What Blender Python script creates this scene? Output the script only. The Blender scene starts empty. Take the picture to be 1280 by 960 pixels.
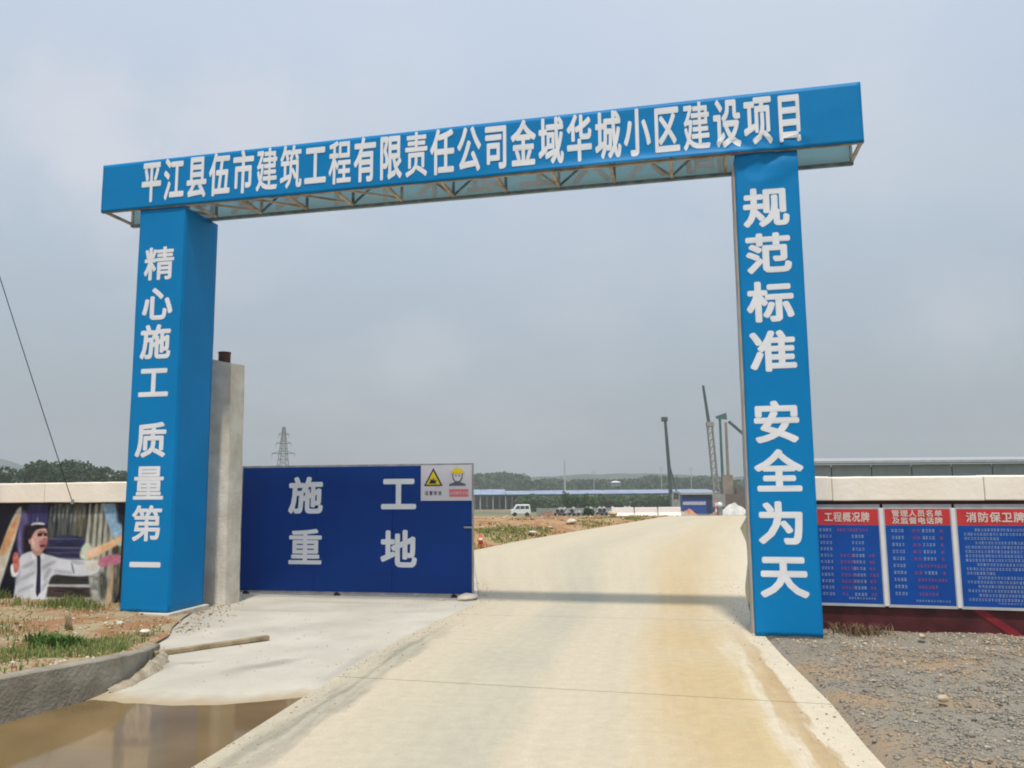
import bpy, math, random
import numpy as np
from mathutils import Vector, Matrix, noise
R = math.radians
random.seed(7); rng = np.random.default_rng(11)
S = bpy.context.scene
COL = S.collection

# ------------------------------------------------------------------ camera
cd = bpy.data.cameras.new('camera'); cam = bpy.data.objects.new('camera', cd); COL.objects.link(cam)
cd.sensor_width = 36; cd.lens = 1006.7/1280*36; cd.clip_start = .1; cd.clip_end = 6000
PIT, ROL = .1252, -.0081
cam.matrix_world = Matrix.Translation((0, 0, 1.6)) @ Matrix.Rotation(R(90)+PIT, 4, 'X') @ Matrix.Rotation(ROL, 4, 'Z')
S.camera = cam
# ------------------------------------------------------------------ light
TH = -.2173
EX = Vector((math.cos(TH), math.sin(TH), 0)); EY = Vector((-math.sin(TH), math.cos(TH), 0)); GO = Vector((-4.9663, 10.4389, 0))
SUN_TRAVEL = (EY*.42 + EX*-.07 + Vector((0, 0, -1))).normalized()
SD = -SUN_TRAVEL
w = bpy.data.worlds.new('World'); S.world = w; w.use_nodes = True
nt = w.node_tree; nt.nodes.clear(); N = nt.nodes.new; L = nt.links.new
out = N('ShaderNodeOutputWorld'); mixs = N('ShaderNodeMixShader'); mixs.inputs[0].default_value = .85
sky = N('ShaderNodeTexSky'); sky.sky_type = 'NISHITA'; sky.sun_disc = False
sky.sun_elevation = math.asin(SD.z); sky.sun_rotation = math.atan2(SD.x, SD.y)
sky.air_density = 1.5; sky.dust_density = 4; sky.ozone_density = 1
bg1 = N('ShaderNodeBackground'); bg1.inputs[1].default_value = .1
L(sky.outputs[0], bg1.inputs[0])
tc = N('ShaderNodeTexCoord'); sep = N('ShaderNodeSeparateXYZ'); L(tc.outputs['Generated'], sep.inputs[0])
ramp = N('ShaderNodeValToRGB'); e = ramp.color_ramp.elements
e[0].position = 0; e[0].color = (.33, .37, .41, 1)
e[1].position = 1; e[1].color = (.70, .80, .93, 1)
for p_, c_ in ((.06, (.335, .38, .42)), (.16, (.40, .46, .53)), (.30, (.475, .555, .655)), (.5, (.57, .66, .79))):
    q = e.new(p_); q.color = (*c_, 1)
L(sep.outputs[2], ramp.inputs[0])
# broad soft clouds in the veil: stretched along the horizon
mp = N('ShaderNodeMapping'); mp.inputs['Scale'].default_value = (1, 1, 2.4); L(tc.outputs['Generated'], mp.inputs[0])
mp.inputs['Location'].default_value = (3.1, .4, 1.7)
n1 = N('ShaderNodeTexNoise'); n1.inputs['Scale'].default_value = 3.4; n1.inputs['Detail'].default_value = 7; n1.inputs['Roughness'].default_value = .55
L(mp.outputs[0], n1.inputs[0])
cr = N('ShaderNodeValToRGB'); cr.color_ramp.elements[0].position = .47; cr.color_ramp.elements[1].position = .72
cr.color_ramp.elements[0].color = (0, 0, 0, 1); cr.color_ramp.elements[1].color = (1, 1, 1, 1)
L(n1.outputs[0], cr.inputs[0])
mul = N('ShaderNodeMath'); mul.operation = 'MULTIPLY'; mul.inputs[1].default_value = .35; L(cr.outputs[0], mul.inputs[0])
cm = N('ShaderNodeMix'); cm.data_type = 'RGBA'; L(mul.outputs[0], cm.inputs[0]); L(ramp.outputs[0], cm.inputs[6]); cm.inputs[7].default_value = (.64, .655, .70, 1)
def puff(u, v, rad, amt, src):   # a soft cloud round one direction of the sky
    a, b_ = u-640, v-480; d = Vector((a/1006.7, math.cos(PIT)+b_/1006.7*math.sin(PIT), math.sin(PIT)-b_/1006.7*math.cos(PIT))).normalized()
    dp = N('ShaderNodeVectorMath'); dp.operation = 'DISTANCE'; L(tc.outputs['Generated'], dp.inputs[0]); dp.inputs[1].default_value = d
    nz = N('ShaderNodeTexNoise'); nz.inputs['Scale'].default_value = 7; nz.inputs['Detail'].default_value = 8; nz.inputs['Roughness'].default_value = .6; L(tc.outputs['Generated'], nz.inputs[0])
    ad = N('ShaderNodeMath'); ad.operation = 'MULTIPLY_ADD'; L(nz.outputs[0], ad.inputs[0]); ad.inputs[1].default_value = rad*1.9; L(dp.outputs['Value'], ad.inputs[2])
    mr = N('ShaderNodeMapRange'); mr.interpolation_type = 'SMOOTHSTEP'; L(ad.outputs[0], mr.inputs[0]); mr.inputs[1].default_value = rad*.95; mr.inputs[2].default_value = rad*2.1; mr.inputs[3].default_value = amt; mr.inputs[4].default_value = 0
    m_ = N('ShaderNodeMix'); m_.data_type = 'RGBA'; L(mr.outputs[0], m_.inputs[0]); L(src, m_.inputs[6]); m_.inputs[7].default_value = (.72, .73, .78, 1); return m_.outputs[2]
src = cm.outputs[2]
for u_, v_, r_, a_ in ((115, 185, .12, .75), (310, 160, .12, .55), (520, 440, .07, .17), (1190, 395, .09, .30), (500, 90, .14, .25), (960, 60, .22, .30), (1150, 150, .14, .2), (700, 330, .2, .10)): src = puff(u_, v_, r_, a_, src)
bg2 = N('ShaderNodeBackground'); bg2.inputs[1].default_value = 1.0; L(src, bg2.inputs[0])
L(bg1.outputs[0], mixs.inputs[1]); L(bg2.outputs[0], mixs.inputs[2]); L(mixs.outputs[0], out.inputs[0])
sl = bpy.data.lights.new('sun', 'SUN'); sl.energy = 3.1; sl.angle = R(4); sl.color = (1, .93, .82)
sun = bpy.data.objects.new('sun', sl); COL.objects.link(sun); sun.rotation_euler = SUN_TRAVEL.to_track_quat('-Z', 'Y').to_euler()
sun.location = (0, -5, 30)
S.view_settings.view_transform = 'Standard'; S.view_settings.look = 'None'; S.view_settings.exposure = 0.13; S.view_settings.gamma = 1
S.cycles.filter_width = 1.9
S.cycles.volume_bounces = 1; S.cycles.max_bounces = 6; S.cycles.transparent_max_bounces = 8

# ------------------------------------------------------------------ helpers
def lin(r, g, b): return tuple(((c/255)/12.92 if c/255 <= .04045 else ((c/255+.055)/1.055)**2.4) for c in (r, g, b))
def mat(name, col, rough=.7, var=.15, scale=6, bump=.0, bscale=40, spec=.3, col2=None, metal=0, detail=6, mixpos=(.35, .65), trans=0):
    m = bpy.data.materials.new(name); m.use_nodes = True; t = m.node_tree; b = t.nodes['Principled BSDF']
    b.inputs['Roughness'].default_value = rough; b.inputs['Specular IOR Level'].default_value = spec; b.inputs['Metallic'].default_value = metal
    c = t.nodes.new('ShaderNodeTexCoord'); n = t.nodes.new('ShaderNodeTexNoise'); n.inputs['Scale'].default_value = scale; n.inputs['Detail'].default_value = detail
    t.links.new(c.outputs['Object'], n.inputs[0])
    r = t.nodes.new('ShaderNodeValToRGB'); r.color_ramp.elements[0].position = mixpos[0]; r.color_ramp.elements[1].position = mixpos[1]
    c2 = col2 or tuple(min(1, x*(1+var)) for x in col); c1 = col if col2 else tuple(x*(1-var) for x in col)
    r.color_ramp.elements[0].color = (*c1, 1); r.color_ramp.elements[1].color = (*c2, 1)
    t.links.new(n.outputs[0], r.inputs[0]); t.links.new(r.outputs[0], b.inputs['Base Color'])
    if bump:
        n2 = t.nodes.new('ShaderNodeTexNoise'); n2.inputs['Scale'].default_value = bscale; n2.inputs['Detail'].default_value = 5
        t.links.new(c.outputs['Object'], n2.inputs[0]); bp = t.nodes.new('ShaderNodeBump'); bp.inputs['Strength'].default_value = bump; bp.inputs['Distance'].default_value = .02
        t.links.new(n2.outputs[0], bp.inputs['Height']); t.links.new(bp.outputs[0], b.inputs['Normal'])
    m['b'] = 1
    return m
def mattr(name, cols, rough=.8, spec=.2, trans=0):
    """colour picked per face by the 'rnd' attribute"""
    m = bpy.data.materials.new(name); m.use_nodes = True; t = m.node_tree; b = t.nodes['Principled BSDF']
    b.inputs['Roughness'].default_value = rough; b.inputs['Specular IOR Level'].default_value = spec
    a = t.nodes.new('ShaderNodeAttribute'); a.attribute_name = 'rnd'
    r = t.nodes.new('ShaderNodeValToRGB'); el = r.color_ramp.elements
    el[0].position = 0; el[0].color = (*cols[0], 1); el[1].position = 1; el[1].color = (*cols[-1], 1)
    for i, c in enumerate(cols[1:-1]): q = el.new((i+1)/(len(cols)-1)); q.color = (*c, 1)
    t.links.new(a.outputs['Fac'], r.inputs[0]); t.links.new(r.outputs[0], b.inputs['Base Color'])
    if trans:
        tr = t.nodes.new('ShaderNodeBsdfTranslucent'); t.links.new(r.outputs[0], tr.inputs[0]); mx = t.nodes.new('ShaderNodeMixShader'); mx.inputs[0].default_value = trans
        t.links.new(b.outputs[0], mx.inputs[1]); t.links.new(tr.outputs[0], mx.inputs[2]); t.links.new(mx.outputs[0], t.nodes['Material Output'].inputs[0])
    return m
def link(o, parent=None):
    COL.objects.link(o)
    if parent: o.parent = parent
    return o
def tag(o, label=None, cat=None, group=None, kind=None):
    for k, v in (('label', label), ('category', cat), ('group', group), ('kind', kind)):
        if v: o[k] = v
    return o
def empty(name, loc=(0, 0, 0), rz=0):
    o = bpy.data.objects.new(name, None); o.location = loc; o.rotation_euler.z = rz; o.empty_display_size = .2; return link(o)
class MB:
    def __init__(s): s.v = []; s.f = []; s.m = []; s.mi = 0
    def add(s, vs, fs):
        n = len(s.v); s.v += [tuple(v) for v in vs]; s.f += [tuple(i+n for i in f) for f in fs]; s.m += [s.mi]*len(fs); return s
    def hexa(s, p):   # 8 points: bottom 4 ccw, top 4 ccw
        return s.add(p, [(3, 2, 1, 0), (4, 5, 6, 7), (0, 1, 5, 4), (1, 2, 6, 5), (2, 3, 7, 6), (3, 0, 4, 7)])
    def box(s, x0, y0, z0, x1, y1, z1):
        return s.hexa([(x0, y0, z0), (x1, y0, z0), (x1, y1, z0), (x0, y1, z0), (x0, y0, z1), (x1, y0, z1), (x1, y1, z1), (x0, y1, z1)])
    def bar(s, a, b, w_, h_=None, up=(0, 0, 1)):
        h_ = h_ or w_; a = Vector(a); b = Vector(b); d = (b-a).normalized(); u = Vector(up)
        if abs(d.dot(u)) > .95: u = Vector((1, 0, 0))
        sx = d.cross(u).normalized(); sz = sx.cross(d).normalized()
        c = [sx*(-w_/2)+sz*(-h_/2), sx*(w_/2)+sz*(-h_/2), sx*(w_/2)+sz*(h_/2), sx*(-w_/2)+sz*(h_/2)]
        P = [a+k for k in c]+[b+k for k in c]
        return s.add(P, [(3, 2, 1, 0), (4, 5, 6, 7), (0, 1, 5, 4), (1, 2, 6, 5), (2, 3, 7, 6), (3, 0, 4, 7)])
    def tube(s, pts, rad, n=8, cap=True):
        pts = [Vector(p) for p in pts]; rad = rad if isinstance(rad, (list, tuple)) else [rad]*len(pts); vs = []; fs = []
        for i, p in enumerate(pts):
            d = (pts[min(i+1, len(pts)-1)]-pts[max(i-1, 0)]).normalized(); u = Vector((0, 0, 1)) if abs(d.z) < .9 else Vector((1, 0, 0))
            sx = d.cross(u).normalized(); sy = sx.cross(d)
            for k in range(n): a = 2*math.pi*k/n; vs.append(p+(sx*math.cos(a)+sy*math.sin(a))*rad[i])
        for i in range(len(pts)-1):
            for k in range(n): fs.append((i*n+k, i*n+(k+1) % n, (i+1)*n+(k+1) % n, (i+1)*n+k))
        if cap: fs.append(tuple(range(n))[::-1]); fs.append(tuple((len(pts)-1)*n+k for k in range(n)))
        return s.add(vs, fs)
    def build(s, name, mats, parent=None, smooth=False, rnd=None):
        me = bpy.data.meshes.new(name); me.from_pydata(s.v, [], s.f)
        for m_ in (mats if isinstance(mats, (list, tuple)) else [mats]): me.materials.append(m_)
        if max(s.m, default=0): me.polygons.foreach_set('material_index', s.m)
        if smooth: me.polygons.foreach_set('use_smooth', [True]*len(s.f))
        me.update(); return link(bpy.data.objects.new(name, me), parent)
def npmesh(name, V, F, mats, parent=None, rnd=None, smooth=False):
    """V (n,3), F (m,k) arrays, fast path"""
    me = bpy.data.meshes.new(name); k = F.shape[1]
    me.vertices.add(len(V)); me.vertices.foreach_set('co', V.astype(np.float32).ravel())
    me.loops.add(F.size); me.loops.foreach_set('vertex_index', F.astype(np.int32).ravel())
    me.polygons.add(len(F)); me.polygons.foreach_set('loop_start', np.arange(0, F.size, k, dtype=np.int32))
    me.update(calc_edges=True)
    if rnd is not None:
        a = me.attributes.new('rnd', 'FLOAT', 'FACE'); a.data.foreach_set('value', rnd.astype(np.float32))
    if smooth: me.polygons.foreach_set('use_smooth', np.ones(len(F), dtype=bool))
    for m_ in (mats if isinstance(mats, (list, tuple)) else [mats]): me.materials.append(m_)
    me.validate(); return link(bpy.data.objects.new(name, me), parent)
def bevel(o, wd=.01, seg=2):
    m = o.modifiers.new('bevel', 'BEVEL'); m.width = wd; m.segments = seg; m.limit_method = 'ANGLE'; return o
def frame_mat(o, ex, ez=Vector((0, 0, 1))):
    """matrix whose x runs along ex, y along ez, z towards the viewer"""
    ex = Vector(ex); n = ex.cross(ez); return Matrix(((ex.x, ez.x, n.x, o[0]), (ex.y, ez.y, n.y, o[1]), (ex.z, ez.z, n.z, o[2]), (0, 0, 0, 1)))
_gc = {}
def glyph_mesh(ch, bold, nd):
    """heavy character: the light glyph laid over itself, shifted round a small circle, each layer a hair higher"""
    k = (ch, bold, nd)
    if k not in _gc:
        c = bpy.data.curves.new('t', 'FONT'); c.body = ch; c.size = 1; c.resolution_u = 3
        o = bpy.data.objects.new('t', c); COL.objects.link(o)
        dg = bpy.context.evaluated_depsgraph_get(); m = bpy.data.meshes.new_from_object(o.evaluated_get(dg))
        V = [tuple(v.co) for v in m.vertices]; F = [tuple(p.vertices) for p in m.polygons]
        COL.objects.unlink(o); bpy.data.objects.remove(o); bpy.data.meshes.remove(m)
        AV = []; AF = []
        for q in range(nd+1):
            dx, dy = (0, 0) if q == nd else (bold*math.cos(6.2832*(q+.5)/nd), bold*math.sin(6.2832*(q+.5)/nd)); n_ = len(AV)
            AV += [(x+dx, y+dy, z+.0003*q) for x, y, z in V]; AF += [tuple(i+n_ for i in f) for f in F]
        _gc[k] = (AV, AF)
    return _gc[k]
def glyph(ch, org, w_, h_, mt, parent, bold=.03, name='character', lab=True, disp=None, nd=8, ex=(1, 0, 0)):
    """character w_ x h_ centred on org, in its parent's own coordinates"""
    if ch in '量重精第建筑程责': bold *= .72
    AV, AF = glyph_mesh(ch, bold, nd); T = frame_mat(Vector(org), Vector(ex)); vs = []
    for x, y, z in AV:
        p = T @ Vector(((x-.5)*w_/.92, (y-.36)*h_/.92, z))
        if disp: p.y -= disp(p.x, p.z)
        vs.append(p)
    b = MB(); b.add(vs, AF); o = b.build(name, mt, parent)
    if lab: o['label'] = 'printed white character ' + ch
    return o
def fbm(x, y, s=1.0, seed=0): return noise.fractal(Vector((x*s, y*s, seed*7.3)), 1, 2, 4)
def lerp(a, b, t): return a+(b-a)*t
def polyat(P, y):
    for (x0, y0), (x1, y1) in zip(P, P[1:]):
        if y <= y1: return lerp(x0, x1, (y-y0)/(y1-y0))
    return P[-1][0]
def Hfar(x, y):
    d = max(0, y-41); return -min(d*.037, 4.0)

# ------------------------------------------------------------------ materials
M_blue = mat('banner_blue', (0, .19, .47), .5, .05, 1.2, spec=.14)
M_white = mat('vinyl_white', (.72, .74, .78), .6, .04, 3)
M_navy = mat('gate_navy', (0, .036, .215), .45, .08, 1.0, spec=.16)
M_steel = mat('galvanised_steel', (.34, .34, .33), .5, .2, 8, metal=.3)
M_rustbar = mat('rusty_truss_steel', (.62, .52, .40), .7, .3, 5, col2=(.34, .24, .17))
M_darkbar = mat('dark_truss_steel', (.18, .20, .20), .6, .3, 9)
M_conc = mat('post_concrete', (.56, .50, .41), .9, .2, 3.5, bump=.5, bscale=30, col2=(.76, .70, .60))
M_kerb = mat('kerb_concrete', (.22, .20, .155), .95, .2, 4, bump=.6, bscale=30, col2=(.33, .305, .25), detail=12)
M_cream = mat('coping_cream', (.84, .76, .645), .8, .1, 3, bump=.2, bscale=18, col2=(.90, .83, .73))
M_maroon = mat('maroon_hoarding', (.055, .012, .014), .45, .2, 5, col2=(.10, .022, .026))
M_rust = mat('rusty_pipe', (.10, .045, .03), .8, .3, 14, bump=.4)
M_wood = mat('weathered_timber', (.22, .17, .10), .85, .3, 10, col2=(.36, .28, .18))
M_black = mat('black_rubber', (.02, .02, .022), .6, .2, 5)
M_greypaint = mat('grey_paint', (.34, .37, .38), .6, .08, 4)

def road_mat():
    m = bpy.data.materials.new('stained_road_concrete'); m.use_nodes = True; t = m.node_tree; b = t.nodes['Principled BSDF']; n = t.nodes.new; l = t.links.new
    b.inputs['Roughness'].default_value = .85; b.inputs['Specular IOR Level'].default_value = .2
    uv = n('ShaderNodeUVMap'); uv.uv_map = 'UVMap'; sp = n('ShaderNodeSeparateXYZ'); l(uv.outputs[0], sp.inputs[0])
    mpn = n('ShaderNodeMapping'); mpn.inputs['Scale'].default_value = (4, .30, 1); l(uv.outputs[0], mpn.inputs[0])
    ns = n('ShaderNodeTexNoise'); ns.inputs['Scale'].default_value = 1.0; ns.inputs['Detail'].default_value = 6; ns.inputs['Roughness'].default_value = .6; l(mpn.outputs[0], ns.inputs[0])
    # warp the across-road coordinate
    a1 = n('ShaderNodeMath'); a1.operation = 'SUBTRACT'; l(ns.outputs[0], a1.inputs[0]); a1.inputs[1].default_value = .5
    a2 = n('ShaderNodeMath'); a2.operation = 'MULTIPLY'; l(a1.outputs[0], a2.inputs[0]); a2.inputs[1].default_value = .10
    a3 = n('ShaderNodeMath'); a3.operation = 'ADD'; l(sp.outputs[0], a3.inputs[0]); l(a2.outputs[0], a3.inputs[1])
    wv_m = n('ShaderNodeMapping'); wv_m.inputs['Scale'].default_value = (30, 1.1, 1); l(uv.outputs[0], wv_m.inputs[0]); wv_n = n('ShaderNodeTexNoise'); wv_n.inputs['Scale'].default_value = 1; wv_n.inputs['Detail'].default_value = 9; wv_n.inputs['Roughness'].default_value = .7; l(wv_m.outputs[0], wv_n.inputs[0])
    wv = n('ShaderNodeMath'); wv.operation = 'MULTIPLY_ADD'; l(wv_n.outputs[0], wv.inputs[0]); wv.inputs[1].default_value = .09; l(a3.outputs[0], wv.inputs[2])
    wv2 = n('ShaderNodeMath'); wv2.operation = 'SUBTRACT'; l(wv.outputs[0], wv2.inputs[0]); wv2.inputs[1].default_value = .045; a3 = wv2
    r = n('ShaderNodeValToRGB'); el = r.color_ramp.elements
    base = (.54, .475, .355); grey = (.45, .415, .325); orange = (.51, .39, .22); dark = (.40, .275, .14); pale = (.62, .55, .425)
    stops = [(0, (.48, .43, .33)), (.035, (.44, .40, .31)), (.055, (.26, .24, .19)), (.07, (.42, .39, .31)), (.085, (.33, .30, .24)), (.11, base), (.24, (.50, .45, .34)), (.34, grey), (.42, grey), (.47, base), (.60, base), (.68, (.54, .43, .27)), (.76, orange), (.86, (.53, .41, .23)), (.89, pale), (.905, (.48, .36, .20)), (.935, dark), (.945, pale), (1, pale)]
    el[0].position = 0; el[0].color = (*stops[0][1], 1); el[1].position = 1; el[1].color = (*stops[-1][1], 1)
    for p, c in stops[1:-1]: q = el.new(p); q.color = (*c, 1)
    l(a3.outputs[0], r.inputs[0])
    r2 = n('ShaderNodeValToRGB'); el2 = r2.color_ramp.elements; st2 = [(0, (.52, .45, .34)), (.25, base), (.36, grey), (.44, grey), (.50, base), (.62, base), (.72, (.53, .41, .24)), (.80, orange), (.88, (.56, .46, .31)), (1, pale)]
    el2[0].position = 0; el2[0].color = (*st2[0][1], 1); el2[1].position = 1; el2[1].color = (*st2[-1][1], 1)
    for p, c in st2[1:-1]: q = el2.new(p); q.color = (*c, 1)
    l(a3.outputs[0], r2.inputs[0]); fz = n('ShaderNodeMapRange'); l(sp.outputs[1], fz.inputs[0]); fz.inputs[1].default_value = 8.3; fz.inputs[2].default_value = 9.8
    rm = n('ShaderNodeMix'); rm.data_type = 'RGBA'; l(fz.outputs[0], rm.inputs[0]); l(r.outputs[0], rm.inputs[6]); l(r2.outputs[0], rm.inputs[7])
    # patchiness of the stains: fade them to clean concrete here and there
    pn = n('ShaderNodeTexNoise'); pn.inputs['Scale'].default_value = .55; pn.inputs['Detail'].default_value = 5; tc_ = n('ShaderNodeTexCoord'); l(tc_.outputs['Object'], pn.inputs[0])
    pr = n('ShaderNodeValToRGB'); pr.color_ramp.elements[0].position = .40; pr.color_ramp.elements[1].position = .66; l(pn.outputs[0], pr.inputs[0])
    far = n('ShaderNodeMapRange'); l(sp.outputs[1], far.inputs[0]); far.inputs[1].default_value = 8; far.inputs[2].default_value = 30; far.inputs[3].default_value = .0; far.inputs[4].default_value = .75
    mx0 = n('ShaderNodeMath'); mx0.operation = 'MULTIPLY'; l(pr.outputs[0], mx0.inputs[0]); mx0.inputs[1].default_value = .45
    mx1 = n('ShaderNodeMath'); mx1.operation = 'MAXIMUM'; l(mx0.outputs[0], mx1.inputs[0]); l(far.outputs[0], mx1.inputs[1])
    mx = n('ShaderNodeMix'); mx.data_type = 'RGBA'; l(mx1.outputs[0], mx.inputs[0]); l(rm.outputs[2], mx.inputs[6]); mx.inputs[7].default_value = (.54, .475, .35, 1)
    fn = n('ShaderNodeTexNoise'); fn.inputs['Scale'].default_value = 9; fn.inputs['Detail'].default_value = 10; fn.inputs['Roughness'].default_value = .7; l(tc_.outputs['Object'], fn.inputs[0])
    fr = n('ShaderNodeMapRange'); l(fn.outputs[0], fr.inputs[0]); fr.inputs[1].default_value = .3; fr.inputs[2].default_value = .7; fr.inputs[3].default_value = .90; fr.inputs[4].default_value = 1.06
    mm = n('ShaderNodeMix'); mm.data_type = 'RGBA'; mm.blend_type = 'MULTIPLY'; mm.inputs[0].default_value = 1; l(mx.outputs[2], mm.inputs[6]); l(fr.outputs[0], mm.inputs[7])
    l(mm.outputs[2], b.inputs['Base Color'])
    m3 = n('ShaderNodeMapping'); m3.inputs['Scale'].default_value = (26, .22, 1); l(uv.outputs[0], m3.inputs[0]); n3 = n('ShaderNodeTexNoise'); n3.inputs['Scale'].default_value = 1; n3.inputs['Detail'].default_value = 8; n3.inputs['Roughness'].default_value = .65; l(m3.outputs[0], n3.inputs[0])
    s3 = n('ShaderNodeMapRange'); l(n3.outputs[0], s3.inputs[0]); s3.inputs[1].default_value = .35; s3.inputs[2].default_value = .62; s3.inputs[3].default_value = .955; s3.inputs[4].default_value = 1.01
    m4 = n('ShaderNodeMapping'); m4.inputs['Scale'].default_value = (1.2, 16, 1); l(uv.outputs[0], m4.inputs[0]); n4 = n('ShaderNodeTexNoise'); n4.inputs['Scale'].default_value = 1; n4.inputs['Detail'].default_value = 4; l(m4.outputs[0], n4.inputs[0])
    s4 = n('ShaderNodeMapRange'); l(n4.outputs[0], s4.inputs[0]); s4.inputs[1].default_value = .3; s4.inputs[2].default_value = .7; s4.inputs[3].default_value = .985; s4.inputs[4].default_value = 1.01
    q1 = n('ShaderNodeMath'); q1.operation = 'MULTIPLY'; l(s3.outputs[0], q1.inputs[0]); l(s4.outputs[0], q1.inputs[1])
    q2 = n('ShaderNodeMix'); q2.data_type = 'RGBA'; q2.blend_type = 'MULTIPLY'; q2.inputs[0].default_value = 1; l(mm.outputs[2], q2.inputs[6]); l(q1.outputs[0], q2.inputs[7]); n5 = n('ShaderNodeTexNoise'); n5.inputs['Scale'].default_value = 55; n5.inputs['Detail'].default_value = 4; n5.inputs['Roughness'].default_value = .8; l(tc_.outputs['Object'], n5.inputs[0])
    s5 = n('ShaderNodeMapRange'); l(n5.outputs[0], s5.inputs[0]); s5.inputs[1].default_value = .3; s5.inputs[2].default_value = .55; s5.inputs[3].default_value = .88; s5.inputs[4].default_value = 1.0
    q5 = n('ShaderNodeMix'); q5.data_type = 'RGBA'; q5.blend_type = 'MULTIPLY'; q5.inputs[0].default_value = 1; l(q2.outputs[2], q5.inputs[6]); l(s5.outputs[0], q5.inputs[7]); l(q5.outputs[2], b.inputs['Base Color'])
    bp = n('ShaderNodeBump'); bp.inputs['Strength'].default_value = .35; bp.inputs['Distance'].default_value = .01; l(fn.outputs[0], bp.inputs['Height']); l(bp.outputs[0], b.inputs['Normal'])
    return m
M_road = road_mat()
M_apron = mat('apron_concrete', (.43, .40, .335), .85, .1, 1.3, bump=.4, bscale=30, col2=(.52, .485, .415), detail=12)
def wet_margin(m, z0, z1, col):
    t = m.node_tree; b = t.nodes['Principled BSDF']; n = t.nodes.new; l = t.links.new; src = b.inputs['Base Color'].links[0].from_socket; c = n('ShaderNodeTexCoord'); sp = n('ShaderNodeSeparateXYZ'); l(c.outputs['Object'], sp.inputs[0])
    nz = n('ShaderNodeTexNoise'); nz.inputs['Scale'].default_value = 5; nz.inputs['Detail'].default_value = 8; l(c.outputs['Object'], nz.inputs[0]); mu = n('ShaderNodeMath'); mu.operation = 'MULTIPLY_ADD'; l(nz.outputs[0], mu.inputs[0]); mu.inputs[1].default_value = .03; l(sp.outputs[2], mu.inputs[2])
    mr = n('ShaderNodeMapRange'); l(mu.outputs[0], mr.inputs[0]); mr.inputs[1].default_value = z0; mr.inputs[2].default_value = z1; mr.inputs[3].default_value = .8; mr.inputs[4].default_value = 0
    mx = n('ShaderNodeMix'); mx.data_type = 'RGBA'; l(mr.outputs[0], mx.inputs[0]); l(src, mx.inputs[6]); mx.inputs[7].default_value = (*col, 1); l(mx.outputs[2], b.inputs['Base Color'])
wet_margin(M_apron, -.026, -.006, (.36, .27, .15))
def stain(m, spots, dark):
    """irregular dirt stains at given places: (x, y, radius x, radius y, angle)"""
    t = m.node_tree; b = t.nodes['Principled BSDF']; n = t.nodes.new; l = t.links.new; src = b.inputs['Base Color'].links[0].from_socket; c = n('ShaderNodeTexCoord')
    nz = n('ShaderNodeTexNoise'); nz.inputs['Scale'].default_value = 4; nz.inputs['Detail'].default_value = 8; l(c.outputs['Object'], nz.inputs[0])
    for x, y, rx, ry, an, k in spots:
        mp = n('ShaderNodeMapping'); mp.vector_type = 'TEXTURE'; mp.inputs['Location'].default_value = (x, y, 0); mp.inputs['Rotation'].default_value = (0, 0, R(an)); mp.inputs['Scale'].default_value = (rx, ry, 50); l(c.outputs['Object'], mp.inputs[0])
        ln = n('ShaderNodeVectorMath'); ln.operation = 'LENGTH'; l(mp.outputs[0], ln.inputs[0]); ad = n('ShaderNodeMath'); ad.operation = 'ADD'; l(ln.outputs['Value'], ad.inputs[0]); l(nz.outputs[0], ad.inputs[1])
        mr = n('ShaderNodeMapRange'); l(ad.outputs[0], mr.inputs[0]); mr.inputs[1].default_value = .7; mr.inputs[2].default_value = 1.5; mr.inputs[3].default_value = k; mr.inputs[4].default_value = 0
        mx = n('ShaderNodeMix'); mx.data_type = 'RGBA'; l(mr.outputs[0], mx.inputs[0]); l(src, mx.inputs[6]); mx.inputs[7].default_value = (*dark, 1); src = mx.outputs[2]
    l(src, b.inputs['Base Color'])
stain(M_apron, [(-2.30, 7.6, .55, .16, 48, .75), (-3.0, 7.75, .22, .08, 5, .6), (-3.35, 7.5, .30, .5, -10, .8), (-1.0, 9.3, .12, 1.3, -14, .6), (-1.5, 7.6, .10, .9, -8, .4), (-3.9, 10.2, .3, 1.5, 10, .45), (-3.2, 10.9, .9, .12, -12, .3), (-2.6, 9.6, .8, .35, 20, .22), (-1.9, 8.6, .35, .7, -20, .2), (-3.1, 9.2, .25, .5, 30, .25), (-1.3, 10.7, .5, .18, 0, .3), (-2.4, 11.6, 1.2, .10, -12, .35)], (.25, .24, .20))
M_soil = mat('red_brown_soil', (.29, .155, .075), .95, .2, 2.2, bump=1, bscale=22, col2=(.34, .28, .17), detail=14, mixpos=(.42, .58))
M_grit = mat('gritty_soil', (.25, .225, .185), .95, .2, 1.0, bump=1, bscale=45, col2=(.33, .235, .145), detail=14, mixpos=(.49, .62))
M_groundfar = mat('far_ground', (.12, .14, .07), .95, .2, .05, col2=(.26, .20, .12), detail=8)
M_verge = mat('orange_brown_earth', (.31, .145, .062), .95, .2, .9, bump=1, bscale=9, col2=(.38, .26, .14), detail=12, mixpos=(.4, .62))
M_water = bpy.data.materials.new('muddy_water'); M_water.use_nodes = True
_b = M_water.node_tree.nodes['Principled BSDF']; _b.inputs['Base Color'].default_value = (.15, .095, .04, 1); _b.inputs['Roughness'].default_value = .07; _b.inputs['Specular IOR Level'].default_value = .38; _b.inputs['IOR'].default_value = 1.33
_t = M_water.node_tree; _n = _t.nodes.new('ShaderNodeTexNoise'); _n.inputs['Scale'].default_value = 3; _n.inputs['Detail'].default_value = 3
_c = _t.nodes.new('ShaderNodeTexCoord'); _t.links.new(_c.outputs['Object'], _n.inputs[0]); _bp = _t.nodes.new('ShaderNodeBump'); _bp.inputs['Strength'].default_value = .03; _bp.inputs['Distance'].default_value = .01
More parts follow.
